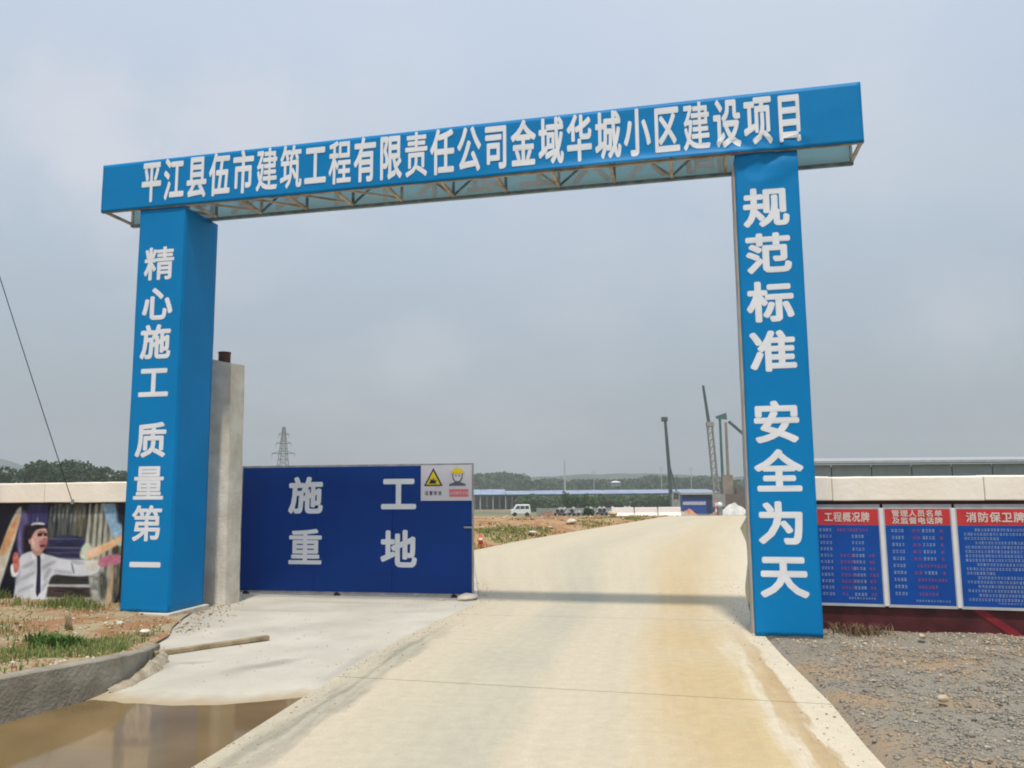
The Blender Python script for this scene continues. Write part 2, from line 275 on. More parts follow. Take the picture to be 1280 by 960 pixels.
_t.links.new(_n.outputs[0], _bp.inputs['Height']); _t.links.new(_bp.outputs[0], _b.inputs['Normal'])
_r = _t.nodes.new('ShaderNodeValToRGB'); _r.color_ramp.elements[0].color = (.14, .092, .038, 1); _r.color_ramp.elements[1].color = (.23, .155, .068, 1); _r.color_ramp.elements[0].position = .35; _r.color_ramp.elements[1].position = .65
_n2 = _t.nodes.new('ShaderNodeTexNoise'); _n2.inputs['Scale'].default_value = .9; _n2.inputs['Detail'].default_value = 5; _t.links.new(_c.outputs['Object'], _n2.inputs[0]); _t.links.new(_n2.outputs[0], _r.inputs[0]); _t.links.new(_r.outputs[0], _b.inputs['Base Color'])

# ------------------------------------------------------------------ ground
def ground():
    xs = sorted(set([-1500, -900, -500, -300, -200, -140, -100, -70, -50, -35, -25, -18, -12, -8, -4, 0, 4, 8, 12, 18, 25, 35, 50, 70, 100, 140, 200, 300, 500, 900, 1500]))
    ys = [-60, -30, -10, 0, 6, 12, 18, 24, 30, 36, 41, 46, 54, 64, 80, 100, 125, 149, 160, 200, 300, 450, 700, 1000, 1500, 2500]
    V = [(x, y, Hfar(x, y)-.10) for y in ys for x in xs]; n = len(xs)
    F = [(j*n+i, j*n+i+1, (j+1)*n+i+1, (j+1)*n+i) for j in range(len(ys)-1) for i in range(n-1)]
    b = MB(); b.add(V, F); tag(b.build('ground', M_groundfar, smooth=True), kind='structure')
ground()
RL = [(-2.6, 1.0), (-2.2, 3.0), (-1.86, 4.88), (-1.61, 6.51), (-1.35, 8.11), (-.96, 9.69), (-.47, 11.49), (-.75, 16), (-.99, 20.43), (.2, 23.8), (2.19, 28.4), (5.6, 36.1), (7.45, 40.3), (10.5, 47.5)]
RR = [(1.75, 1.0), (1.9, 3.2), (2.08, 4.78), (2.31, 6.12), (2.54, 8.07), (2.81, 9.79), (3.5, 12.5), (4.94, 17.3), (6.4, 22.5), (8.22, 29.6), (11.6, 40.5), (14.2, 48)]
road = empty('road'); tag(road, kind='structure')
def road_pt(u, vv):
    # vv = distance marker; joints run slightly across the road
    yl = vv+.25; yr = vv-.75 if vv < 10 else vv-.45
    xl, xr = polyat(RL, max(1.01, yl)), polyat(RR, max(1.01, yr))
    x = lerp(xl, xr, u); y = lerp(yl, yr, u)
    return x, y, Hfar(x, y)*1.0
joints = [1.3, 3.1, 6.86, 10.15, 14.2, 18.4, 22.8, 27.5, 32.5, 37.5, 42.5, 46.5]
for v0, v1 in zip(joints, joints[1:]):
    nu = 14; nv = max(3, int((v1-v0)/.8)); g = .007 if v1 < 8 or v0 == 6.86 else .004; vs = []; uvs = []
    for j in range(nv+1):
        vv = lerp(v0+g, v1-g, j/nv)
        for i in range(nu+1):
            x, y, z = road_pt(i/nu, vv)
            vs.append((x, y, z)); uvs.append((i/nu, vv))
    fs = [(j*(nu+1)+i, j*(nu+1)+i+1, (j+1)*(nu+1)+i+1, (j+1)*(nu+1)+i) for j in range(nv) for i in range(nu)]
    n = len(vs); ring = [i for i in range(nu+1)]+[(j+1)*(nu+1)-1 for j in range(1, nv+1)]+[nv*(nu+1)+i for i in range(nu-1, -1, -1)]+[j*(nu+1) for j in range(nv-1, 0, -1)]
    low = []
    for k in ring: low.append(len(vs)); x, y, z = vs[k]; vs.append((x, y, z-.14)); uvs.append(uvs[k])
    for k in range(len(ring)): k2 = (k+1) % len(ring); fs.append((ring[k], low[k], low[k2], ring[k2]))
    b = MB(); b.add(vs, fs); o = b.build('slab', M_road, road)
    ul = o.data.uv_layers.new(name='UVMap')
    for lp in o.data.loops: ul.data[lp.index].uv = uvs[lp.vertex_index]

# left concrete apron (dips towards the puddle)
AL = [(-4.6, 2.0), (-4.1, 4.5), (-3.72, 5.6), (-3.5, 6.21), (-3.3, 6.6), (-3.22, 6.95), (-3.35, 7.7), (-3.55, 8.48), (-3.9, 9.5), (-4.1, 10.6), (-4.35, 12.0), (-4.5, 14), (-4.0, 16.5), (-1.1, 20.2)]
def apron_h(x, y):
    t = max(0, min(1, (6.95-y+.12*math.sin(x*3.1)+.1*fbm(x, y, .9, 3))/1.2)); t = t*t*(3-2*t)
    return -.012-.10*t
b = MB(); ys_ = [2+.16*i for i in range(int(18.2/.16)+1)]; nu = 22; vs = []
for y in ys_:
    xl = polyat(AL, y)-(.05+.4*max(0, min(1, (y-7.2)/.8))); xr = polyat(RL, y)-.004
    for i in range(nu+1):
        x = lerp(xl, xr, i/nu); vs.append((x, y, apron_h(x, y)+.003*fbm(x, y, 2, 1)))
b.add(vs, [(j*(nu+1)+i, j*(nu+1)+i+1, (j+1)*(nu+1)+i+1, (j+1)*(nu+1)+i) for j in range(len(ys_)-1) for i in range(nu)])
tag(b.build('apron_pavement', M_apron, smooth=True), kind='structure')
b = MB(); b.add([(-5, 2, -.045), (-1.6, 2, -.045), (-1.3, 7.6, -.045), (-3.5, 7.6, -.045)], [(0, 1, 2, 3)])
b.v = [(-4.62, 2, -.045)]+[(polyat(AL, y)-.02, y, -.045) for y in (3, 4.5, 5.6, 6.2, 6.6, 6.95)]+[(-3.3, 7.4, -.045), (polyat(RL, 7.4)+.02, 7.4, -.045)]+[(polyat(RL, y)+.02, y, -.045) for y in (6.5, 4.9, 3, 2)]
b.f = [tuple(range(len(b.v)))[::-1]]; b.m = [0]
tag(b.build('puddle_water', M_water), kind='structure')

# kerb wall on the left and the soil bank it holds
KC = [(-4.5, 3.6, .30), (-4.0, 4.9, .29), (-3.63, 5.92, .28), (-3.51, 6.21, .265), (-3.35, 6.57, .25), (-3.25, 6.9, .225), (-3.30, 7.3, .175), (-3.38, 7.7, .12), (-3.5, 8.1, .075), (-3.61, 8.48, .03)]
b = MB(); vs = []; fs = []
fine = []
for (a, c) in zip(KC, KC[1:]):
    for k in range(5): t = k/5; fine.append(tuple(lerp(a[q], c[q], t) for q in range(3)))
fine.append(KC[-1])
for i, (x, y, h) in enumerate(fine):
    x2, y2, _ = fine[min(i+1, len(fine)-1)]; x1, y1, _ = fine[max(i-1, 0)]; d = Vector((x2-x1, y2-y1, 0)).normalized(); n_ = Vector((-d.y, d.x, 0))
    wv = .008*fbm(x, y, 6, 4); ht = h+.008*fbm(x, y, 5, 9)
    P = [(x+wv, y, -.15), (x+wv, y, ht-.012), (x+n_.x*.012+wv, y+n_.y*.012, ht), (x+n_.x*.10, y+n_.y*.10, ht+.004), (x+n_.x*.11, y+n_.y*.11, -.15)]
    vs += P
for i in range(len(fine)-1):
    for k in range(4): fs.append((i*5+k, i*5+k+1, (i+1)*5+k+1, (i+1)*5+k))
fs.append((0, 1, 2, 3, 4)); q = (len(fine)-1)*5; fs.append((q+4, q+3, q+2, q+1, q))
b.add([vs_ for vs_ in vs], fs); kerb = b.build('kerb_wall', M_kerb)
tag(kerb, 'low curved grey concrete kerb holding back the soil beside the puddle', 'kerb')
# bank: right edge runs along the kerb then the apron
BE = [(x-.09, y, h) for x, y, h in fine]+[(-3.75, 9.0, .02), (-3.95, 9.6, .02), (-4.1, 10.3, .02), (-4.2, 11.0, .02), (-4.3, 11.6, .0)]
def bank_z(x, y, e):
    h = BE[e][2]; xr = BE[e][0]; d = xr-x
    base = lerp(max(h-.015, .012), .12 if y < 9 else .10, min(1, d/1.6)); base += .05*min(1, max(0, (d-2)/2))*(1 if y > 8 else .3)
    amp = min(1, d/.5)
    return base+amp*(.03*fbm(x, y, 1.6, 2)+.012*fbm(x, y, 7, 5))
offs = [0, .06, .12, .2, .3, .4, .5, .62, .75, .9, 1.05, 1.2, 1.4, 1.6, 1.8, 2.0, 2.3, 2.6, 3.0, 3.5, 4, 5, 6.5, 9]
vs = []; n = len(offs)
for ei, (x, y, h) in enumerate(BE):
    for o_ in offs: xx = x-o_; vs.append((xx, y, bank_z(xx, y, ei)))
b = MB(); b.add(vs, [(j*n+i+1, j*n+i, (j+1)*n+i, (j+1)*n+i+1) for j in range(len(BE)-1) for i in range(n-1)])
tag(b.build('soil_bank', M_soil, smooth=True), kind='structure')
def bank_at(x, y):
    ei = min(range(len(BE)), key=lambda k: abs(BE[k][1]-y)); return bank_z(x, y, ei), BE[ei][0]

# right gravel yard
def grav_z(x, y):
    e_ = polyat(RR, max(1.01, y)); d = x-e_
    wall_d = 9.0-.268*(x-3.25)-y
    z = -.03+min(1, d/.6)*(.03*fbm(x, y, 1.1, 6)+.010*fbm(x, y, 5, 8))+.02
    z += .05*max(0, 1-abs(wall_d)/.5)*(1 if x > 3.2 else 0)
    return z-(.03 if d < .08 else 0)
ys_ = [1.0+.12*i for i in range(71)]; offs = [0, .05, .1, .18, .27, .37, .48, .6, .75, .9, 1.05, 1.2, 1.4, 1.6, 1.8, 2.05, 2.3, 2.6, 3.0, 3.5, 4.2, 5.5]
vs = []; n = len(offs)
for y in ys_:
    xe = polyat(RR, y)+.003
    for o_ in offs: vs.append((xe+o_, y, grav_z(xe+o_, y)))
b = MB(); b.add(vs, [(j*n+i, j*n+i+1, (j+1)*n+i+1, (j+1)*n+i) for j in range(len(ys_)-1) for i in range(n-1)])
tag(b.build('gravel_yard', M_grit, smooth=True), kind='structure')

def ico():
    t = (1+5**.5)/2; v = np.array([(-1, t, 0), (1, t, 0), (-1, -t, 0), (1, -t, 0), (0, -1, t), (0, 1, t), (0, -1, -t), (0, 1, -t), (t, 0, -1), (t, 0, 1), (-t, 0, -1), (-t, 0, 1)], float)
    v /= np.linalg.norm(v[0]); f = np.array([(0, 11, 5), (0, 5, 1), (0, 1, 7), (0, 7, 10), (0, 10, 11), (1, 5, 9), (5, 11, 4), (11, 10, 2), (10, 7, 6), (7, 1, 8), (3, 9, 4), (3, 4, 2), (3, 2, 6), (3, 6, 8), (3, 8, 9), (4, 9, 5), (2, 4, 11), (6, 2, 10), (8, 6, 7), (9, 8, 1)])
    return v, f
IV, IF = ico()
def stones(name, pts, sizes, mt, rnd, flat=.6, parent=None):
    n = len(pts); v = IV[None]*(1+rng.uniform(-.28, .28, (n, 12, 1))); sc = np.stack([rng.uniform(.7, 1.3, n), rng.uniform(.7, 1.3, n), rng.uniform(flat*.7, flat*1.3, n)], 1)
    v = v*sc[:, None]*sizes[:, None, None]; a = rng.uniform(0, 6.28, n); c, s = np.cos(a)[:, None], np.sin(a)[:, None]
    tilt = rng.uniform(-.5, .5, n); ct, st = np.cos(tilt)[:, None], np.sin(tilt)[:, None]
    y1 = v[..., 1]*ct-v[..., 2]*st; z1 = v[..., 1]*st+v[..., 2]*ct; x1 = v[..., 0]
    V = np.stack([x1*c-y1*s, x1*s+y1*c, z1], 2)+np.array(pts)[:, None]
    F = (IF[None]+(np.arange(n)*12)[:, None, None]).reshape(-1, 3)
    return npmesh(name, V.reshape(-1, 3), F, mt, parent, np.repeat(rnd, 20))
M_grav = mattr('crushed_stone', [(.13, .125, .115), (.24, .23, .21), (.20, .19, .165), (.34, .315, .265), (.27, .24, .19), (.40, .33, .22), (.36, .24, .125), (.56, .50, .40)], .9)
pts = []; sz = []; rn = []
while len(pts) < 30000:
    y = 3.6+5.4*random.random()**.9; xe = polyat(RR, y); d = random.random()**.8*3.6; x = xe+.015+d
    if 9.0-.268*(x-3.25)-y < .02 and x > 3.2: continue
    nz = fbm(x, y, 1.1, 21)
    dirt = max(0, nz*1.8)
    if random.random() < dirt*.6: continue
    s_ = .005+.010*random.random()**2.2+(.012 if random.random() < .006 else 0)
    pts.append((x, y, grav_z(x, y)+s_*.3)); sz.append(s_)
    wd = 9.0-.268*(x-3.25)-y
    rn.append(min(1, max(0, random.gauss(.38+(.22 if wd < .9 else 0)+.25*max(0, nz), .24))))
tag(stones('gravel', pts, np.array(sz), M_grav, np.array(rn)), 'loose grey crushed stone mixed with tan soil beside the road', 'gravel', kind='stuff')
# scattered crumbs along the road and apron edges and on the left soil
M_crumb = mattr('soil_crumbs', [(.20, .10, .05), (.34, .19, .09), (.42, .27, .13), (.46, .37, .24), (.60, .54, .44), (.30, .24, .15)], .95)
pts = []; sz = []; rn = []
while len(pts) < 5200:
    y = random.uniform(5.2, 11.3); e = random.random()**1.1*4; z0, xe = bank_at(0, y); x = xe-.02-e; z, _ = bank_at(x, y)
    s_ = .006+.016*random.random()**3; pts.append((x, y, z+s_*.2)); sz.append(s_); rn.append(random.random())
for _ in range(260):   # crumbs by the post and the apron edge
    y = random.uniform(9.3, 12.2); x = polyat(AL, y)+abs(random.gauss(0, .22)); s_ = .008+.014*random.random()**3
    if x > GO.x+.6 or y < 10.2: pts.append((x, y, -.008)); sz.append(s_); rn.append(random.random())
for _ in range(1400):
    y = random.uniform(4.0, 14); u_ = random.choice((abs(random.gauss(0, .05)), 1-abs(random.gauss(0, .05)), abs(random.gauss(0, .03)))); x = lerp(polyat(RL, y), polyat(RR, y), min(.995, u_)); s_ = .0025+.007*random.random()**4
    pts.append((x, y, s_*.3)); sz.append(s_); rn.append(random.random())
for _ in range(350):
    y = random.uniform(7.0, 12); x = lerp(polyat(AL, y)+.1, polyat(RL, y), random.random()); s_ = .0025+.006*random.random()**3
    pts.append((x, y, -.012+s_*.3)); sz.append(s_); rn.append(random.random())
tag(stones('soil_crumbs', pts, np.array(sz), M_crumb, np.array(rn)), 'crumbly red brown soil and small stones on the left bank', 'soil', kind='stuff')
M_rock = mat('tan_rock', (.42, .30, .18), .9, .2, 8, bump=.5, col2=(.60, .52, .40))
def rock(p, s, label, name='rock', mt=None, flat=.7, group=None):
    v = IV*(1+rng.uniform(-.2, .2, (12, 1)))*np.array([1.2, .9, flat])*s
    o = npmesh(name, v, IF, mt or M_rock); o.location = p; o.rotation_euler.z = random.random()*6
    sb = o.modifiers.new('s', 'SUBSURF'); sb.levels = sb.render_levels = 1; sb.subdivision_type = 'SIMPLE'
    bevel(o, s*.15, 2); tag(o, label, 'rock', group); return o
rock((3.13, 6.13, .03), .045, 'rounded tan rock lying in grey gravel near the road edge')
rock((4.10, 8.35, .06), .045, 'pale cream rock lying at the foot of the maroon hoarding')
rock((-3.98, 8.95, .07), .07, 'flat grey stone slab beside the apron end of the soil bank', mt=M_conc, flat=.3)
M_paleplaster = mat('pale_plaster', (.55, .50, .42), .9, .1, 5)
rock((-4.55, 9.55, .06), .05, 'small pale stone on red soil in front of the left column', mt=M_paleplaster)
rock((-4.95, 9.2, .08), .035, 'tiny white stone furthest left of the left column foot', mt=M_paleplaster)

# mortar spilled along the foot of the kerb
b = MB(); vs = []; PP = [(-3.27, 6.72), (-3.20, 6.95), (-3.22, 7.2), (-3.27, 7.5), (-3.34, 7.8), (-3.42, 8.05), (-3.50, 8.3), (-3.56, 8.45)]; FF = []
for (a, c) in zip(PP, PP[1:]):
    for k in range(6): FF.append((lerp(a[0], c[0], k/6), lerp(a[1], c[1], k/6)))
for i, (x, y) in enumerate(FF):
    t = i/(len(FF)-1); wd = (.05+.10*math.sin(math.pi*t)+.05*fbm(x*4, y*4, 1, 2)); h = .05*math.sin(math.pi*min(1, t*1.1))+.02*fbm(x*6, y*6, 1, 7)
    for q, (o_, hz) in enumerate(((-.05, .8), (.0, 1), (.35, .75), (.7, .35), (1, -.3))): vs.append((x+wd*o_, y, -.05+max(0, h+.06)*hz+(apron_h(x, y)+.012)*0))
b.add(vs, [(i*5+k, i*5+k+1, (i+1)*5+k+1, (i+1)*5+k) for i in range(len(FF)-1) for k in range(4)])
tag(b.build('mortar_spill', mat('dried_mortar', (.26, .22, .16), .95, .2, 6, bump=1, bscale=35, col2=(.44, .38, .28)), smooth=True), 'rough strip of dried mortar along the foot of the kerb', 'mortar')
# stump on the bank
st = empty('tree_stump', (-4.85, 9.0, .07)); tag(st, 'short forked dry stump sticking out of the left soil bank', 'stump')
b = MB(); b.tube([(0, 0, 0), (.01, 0, .12), (-.02, 0, .2)], [.035, .028, .03], 8); b.build('trunk', M_wood, st, smooth=True)
b = MB(); b.tube([(.05, .01, 0), (.03, 0, .09), (-.02, 0, .17)], [.015, .013, .012], 6); b.build('branch', M_wood, st, smooth=True)
# plank on apron
pl = MB(); pl.box(-.59, -.035, 0, .59, .035, .045); o = pl.build('timber_plank', M_wood); o.location = (-3.05, 8.44, -.008); o.rotation_euler = (0, R(-.3), R(42.5)); bevel(o, .008, 2)
tag(o, 'weathered timber plank lying on the pale concrete apron', 'plank')

# ------------------------------------------------------------------ grass
M_grass = mattr('grass_blades', [(.10, .15, .035), (.16, .23, .06), (.23, .28, .09), (.36, .32, .16)], .7, .2, .25)
def blades(name, P, H, mt, label, cat='grass', bend=.5, wd=.006, kind='stuff', parent=None):
    n = len(P); P = np.array(P); H = np.array(H); a = rng.uniform(0, 6.28, n); dx, dy = np.cos(a), np.sin(a); W = wd*rng.uniform(.6, 1.4, n)
    sx, sy = -dy*W, dx*W; bd = bend*H*rng.uniform(.2, 1.2, n); V = np.zeros((n, 5, 3))
    V[:, 0] = P+np.stack([sx, sy, 0*W], 1); V[:, 1] = P-np.stack([sx, sy, 0*W], 1)
    mid = P+np.stack([dx*bd*.35, dy*bd*.35, H*.6], 1); V[:, 2] = mid-np.stack([sx, sy, 0*W], 1)*.8; V[:, 3] = mid+np.stack([sx, sy, 0*W], 1)*.8
    V[:, 4] = P+np.stack([dx*bd, dy*bd, H*rng.uniform(.85, 1.05, n)], 1)
    i0 = (np.arange(n)*5)[:, None]; F = np.concatenate([i0+[0, 1, 2], i0+[0, 2, 3], i0+[3, 2, 4]], 1).reshape(-1, 3)
    o = npmesh(name, V.reshape(-1, 3), F, mt, parent, np.repeat(rng.random(n), 3))
    return tag(o, label, cat, kind=kind)
P = []; H = []
def gp_(x, y, h): z, _ = bank_at(x, y); P.append((x, y, z-.005)); H.append(h)
for _ in range(15000):   # strip against the left wall
    a_ = random.uniform(-4.4, -.15); bb = .38-abs(random.gauss(0, .26)); p = GO+EX*a_+EY*bb
    if p.y > 11.55: continue
    den = 1 if a_ < -.5 else .7
    if fbm(p.x, p.y, 1.3, 31)+.35 < random.random()*.6: continue
    if random.random() < den: gp_(p.x, p.y, random.uniform(.04, .13)*(1.1+.5*fbm(p.x, p.y, 2, 3)))
for _ in range(26000):   # mid-bank band
    y = random.gauss(7.95, .62); x = random.uniform(-7.2, -3.55)
    if y < 6.4: continue
    _, xe = bank_at(x, y)
    if x > xe-.12: continue
    k = fbm(x, y, 1.4, 12)+.18+(.25 if -4.9 < x < -4.0 and 7.5 < y < 8.6 else 0)
    if k < random.random()*.75: continue
    gp_(x, y, random.uniform(.015, .085))
for _ in range(1500):
    y = random.uniform(6.3, 7.6); x = random.uniform(-6.5, -3.5); _, xe = bank_at(x, y)
    if x > xe-.15 or fbm(x, y, 2.2, 15) < .1: continue
    gp_(x, y, random.uniform(.02, .07))
blades('grass', P, H, M_grass, 'patchy green grass growing on the left soil bank', wd=.0045)
P = []; H = []
for cx, cy, nn, hh in ((-4.35, 7.95, 260, .16), (-4.6, 8.2, 120, .12), (-6.0, 8.6, 120, .10)):
    for _ in range(nn):
        x, y = random.gauss(cx, .10), random.gauss(cy, .07); z, _e = bank_at(x, y); P.append((x, y, z)); H.append(random.uniform(.4, 1)*hh)
blades('weeds', P, H, mattr('weed_leaves', [(.05, .11, .02), (.08, .16, .03), (.12, .2, .05)], .6, .2, .2), 'bright green weed clumps near the kerb', 'weeds', bend=.9, wd=.012)
P = []; H = []
for _ in range(400):
    x = random.gauss(3.65, .13); y = 8.93-.268*(x-3.25)-abs(random.gauss(0, .08)); P.append((x, y, grav_z(x, y))); H.append(random.uniform(.03, .13))
blades('dry_twigs', P, H, mattr('dry_straw', [(.20, .13, .07), (.30, .22, .13), (.12, .08, .05)], .9), 'dry straw and twigs at the foot of the maroon hoarding', 'twigs', bend=1.3, wd=.004)

# ------------------------------------------------------------------ entrance gantry
def Wg(a, b_, z): return GO+EX*a+EY*b_+Vector((0, 0, z))
gantry = empty('entrance_gantry', GO, TH); tag(gantry, 'tall blue steel site entrance gantry with white lettering spanning the road', 'entrance gate')
bpy.context.view_layer.update()
def sheet(name, o3, u3, v3, nu, nv, disp, mt, parent, thick=.003):
    """cloth sheet in parent-local coordinates"""
    o3, u3, v3 = Vector(o3), Vector(u3), Vector(v3); nn = u3.cross(v3).normalized(); b = MB(); vs = []
    for j in range(nv+1):
        for i in range(nu+1):
            s_, t_ = i/nu, j/nv; dd = disp(s_, t_); vs.append(o3+u3*s_+v3*t_+nn*dd[0]+v3.normalized()*dd[1])
    b.add(vs, [(j*(nu+1)+i, j*(nu+1)+i+1, (j+1)*(nu+1)+i+1, (j+1)*(nu+1)+i) for j in range(nv) for i in range(nu)])
    o = b.build(name, mt, parent, smooth=True); m = o.modifiers.new('t', 'SOLIDIFY'); m.thickness = thick; m.offset = -1; return o
CW, CDp = .679, .742
def col_disp(a0, is_right, s_, t_):
    d = .004*fbm(s_*1.5+a0, t_*6, 1, 3)
    if is_right: k = max(0, (t_-.90)/.10); d += .018*k*math.sin((s_*.6+(1-t_)*9)*9+2*fbm(s_*3, t_*20, 1, 1))*(.6+.4*math.sin(s_*3.1))
    return d+.006
def column(a0, zb, is_right):
    c = MB(); c.box(a0+.02, .02, zb, a0+CW-.02, CDp-.02, 5.27); core = c.build('column', M_blue, gantry)
    H_ = 5.30-zb
    def wr(s_, t_): return col_disp(a0, is_right, s_, t_), (.012*fbm(s_*4, a0, 1, 7) if t_ < .01 else 0)
    sheet('front_cover', (a0, 0, zb+.01), (CW, 0, 0), (0, 0, 5.30-zb), 24, 120, wr, M_blue, core)
    sheet('side_cover', (a0+CW, .0, zb+.01), (0, CDp, 0), (0, 0, 5.28-zb), 12, 60, lambda s_, t_: (.003*fbm(s_*2, t_*8+a0, 1, 5)+.001, 0), M_blue, core)
    sheet('side_cover', (a0, CDp, zb+.01), (0, -CDp, 0), (0, 0, 5.28-zb), 12, 60, lambda s_, t_: (.004*fbm(s_*2, t_*8+a0, 1, 6)+.003, 0), M_blue, core)
    sheet('rear_cover', (a0+CW, CDp, zb+.01), (-CW, 0, 0), (0, 0, 5.28-zb), 8, 30, lambda s_, t_: (.003, 0), M_blue, core)
    return core
ca = column(0, .05, False); cb = column(7.7006, .0, True)
b = MB(); b.box(-.05, -.07, -.05, CW+.06, CDp+.05, .058); o = bevel(b.build('plinth', M_paleplaster, gantry), .01)
b = MB(); b.box(7.7-.03, .02, -.05, 7.7+CW+.01, CDp+.04, .02); bevel(b.build('plinth', M_paleplaster, gantry), .01)
# rusty bracing bar peeping out left of the right column
b = MB(); b.box(7.680, .03, .02, 7.697, .36, 5.2); b.build('corner_board', mat('beige_board', (.46, .40, .33), .8, .2, 3), gantry)
for ch, z in zip('精心施工质量第一', (4.54, 4.00, 3.49, 2.96, 2.21, 1.66, 1.15, .63)):
    glyph(ch, (.325, -.0015, z), .42, .43, M_white, ca, .032, disp=lambda x, zz: col_disp(0, False, x/CW, (zz-.06)/5.24))
for ch, z in zip('规范标准安全为天', (4.66, 4.13, 3.58, 3.03, 2.25, 1.72, 1.17, .62)):
    glyph(ch, (8.015, -.0015, z), .46, .43, M_white, cb, .036, disp=lambda x, zz: col_disp(7.7006, True, (x-7.7006)/CW, zz/5.29))
# beam
B0, B1 = -.594, 7.7006+.679+.698; HB = 5.309
def Bt(a): return .668+(.703-.668)*(a-B0)/(B1-B0)
beam = empty('beam'); beam.parent = gantry
b = MB(); nu = 200; nv = 16; vs = []
def hem(a):   # the lower hem curls outward between the middle and the right column
    k = max(0, min(1, (a-4.6)/1.5))*max(0, min(1, (8.2-a)/.5)); return k
def fas_out(a, z):
    t_ = max(0, (z-HB)/Bt(a)); lo = max(0, 1-t_*5)
    o_ = hem(a)*lo**2*.045+.004*fbm(a*.8, t_, 1, 4)+.002*fbm(a*6, t_*3, 1, 5)
    if 7.5 < a < 8.5 and t_ < .25: o_ += .008*math.sin(a*22+t_*20)
    return o_
for j in range(nv+1):
    t_ = j/nv
    for i in range(nu+1):
        a = lerp(B0, B1, i/nu); z = HB+Bt(a)*t_; lo = max(0, 1-t_*5)
        sag = -.008*lo*fbm(a*.5, 0, 1, 2); vs.append((a, -.034-fas_out(a, z), z+sag+hem(a)*lo*.012))
b.add(vs, [(j*(nu+1)+i, j*(nu+1)+i+1, (j+1)*(nu+1)+i+1, (j+1)*(nu+1)+i) for j in range(nv) for i in range(nu)])
fas = b.build('fascia_sheet', M_blue, beam, smooth=True); m = fas.modifiers.new('t', 'SOLIDIFY'); m.thickness = .003; m.offset = -1
txt = '平江县伍市建筑工程有限责任公司金域华城小区建设项目'
for i, ch in enumerate(txt):
    glyph(ch, (.17+i*(8.31-.17)/24, -.0375, 5.675), .285, .56, M_white, beam, .030, disp=fas_out)
BD = .62
M_rear = bpy.data.materials.new('rear_banner_cloth'); M_rear.use_nodes = True; _t = M_rear.node_tree; _b = _t.nodes['Principled BSDF']
_b.inputs['Base Color'].default_value = (.34, .46, .49, 1); _b.inputs['Roughness'].default_value = .6
_tr = _t.nodes.new('ShaderNodeBsdfTranslucent'); _tr.inputs[0].default_value = (.66, .86, .92, 1); _mx = _t.nodes.new('ShaderNodeMixShader'); _mx.inputs[0].default_value = .7
_t.links.new(_b.outputs[0], _mx.inputs[1]); _t.links.new(_tr.outputs[0], _mx.inputs[2]); _t.links.new(_mx.outputs[0], _t.nodes['Material Output'].inputs[0])
M_rtext = mat('painted_show_through', (.80, .74, .68), .8, .05)  # opaque pale tone stands in for light coming through the lettering
b = MB(); vs = []; nu = 80
for j in range(5):
    for i in range(nu+1): a = lerp(B0, B1, i/nu); vs.append((a, BD+.003*fbm(a, j, 1, 8), HB-.01+Bt(a)*j/4))
b.add(vs, [(j*(nu+1)+i+1, j*(nu+1)+i, (j+1)*(nu+1)+i, (j+1)*(nu+1)+i+1) for j in range(4) for i in range(nu)])
rear = b.build('rear_sheet', M_rear, beam, smooth=True); m = rear.modifiers.new('t', 'SOLIDIFY'); m.thickness = .002; m.offset = 1
Gm = Matrix.Translation(GO) @ Matrix.Rotation(TH, 4, 'Z')
for i, ch in enumerate('高高兴兴上班来平平安安回家'):
    o = glyph(ch, (8.07-i*.69, BD-.012, 5.62), .46, .5, M_rtext, beam, .03, ex=(-1, 0, 0))
    o['label'] = 'mirrored pale character painted inside the rear sheet as if lit through'
b = MB(); b.box(B0, .0, HB+.672, B1, BD, HB+.678); b.build('added_top_sheet', M_rear, beam)  # unseen cover added so the beam casts a single shadow band
# truss of the beam
def member(name, p, q_, wd, mt): b = MB(); b.bar(p, q_, wd); return b.build(name, mt, beam)
member('chord', (B0, 0, HB+.015), (B1, 0, HB+.015), .03, M_rustbar); member('chord', (B0, BD-.04, HB+.008), (B1, BD-.04, HB+.008), .035, M_darkbar)
member('chord', (B0, 0, HB+.64), (B1, 0, HB+.65), .03, M_rustbar); member('chord', (B0, BD-.04, HB+.64), (B1, BD-.04, HB+.66), .03, M_darkbar)
na = [B0+.02, .10, .76, 1.45, 2.13, 2.80, 3.49, 4.20, 4.90, 5.59, 6.29, 6.99, 7.62, 8.36, B1-.02]
for i, a in enumerate(na):
    member('cross_bar', (a, .02, HB+.03), (a, BD-.05, HB+.03), .034, M_rustbar)
    member('upright', (a, BD-.045, HB+.02), (a, BD-.045, HB+.64), .03, M_darkbar if i % 3 else M_rustbar)
    member('upright', (a, 0, HB+.03), (a, 0, HB+.64), .026, M_rustbar)
    member('top_bar', (a, .02, HB+.64), (a, BD-.05, HB+.64), .028, M_rustbar)
    if i < len(na)-3 and i > 0:
        a2 = na[i+1]; member('diagonal', (a, BD-.05, HB+(.04 if i % 2 else .6)), (a2, BD-.05, HB+(.6 if i % 2 else .04)), .024, M_darkbar if i % 2 else M_rustbar)
        if i < 6: member('diagonal', (a, .03, HB+.06), (a2, BD-.06, HB+.06), .024, M_rustbar)
member('end_diagonal', (B1-.02, 0, HB+.03), (B1-.02, BD-.05, HB+.6), .03, M_rustbar)

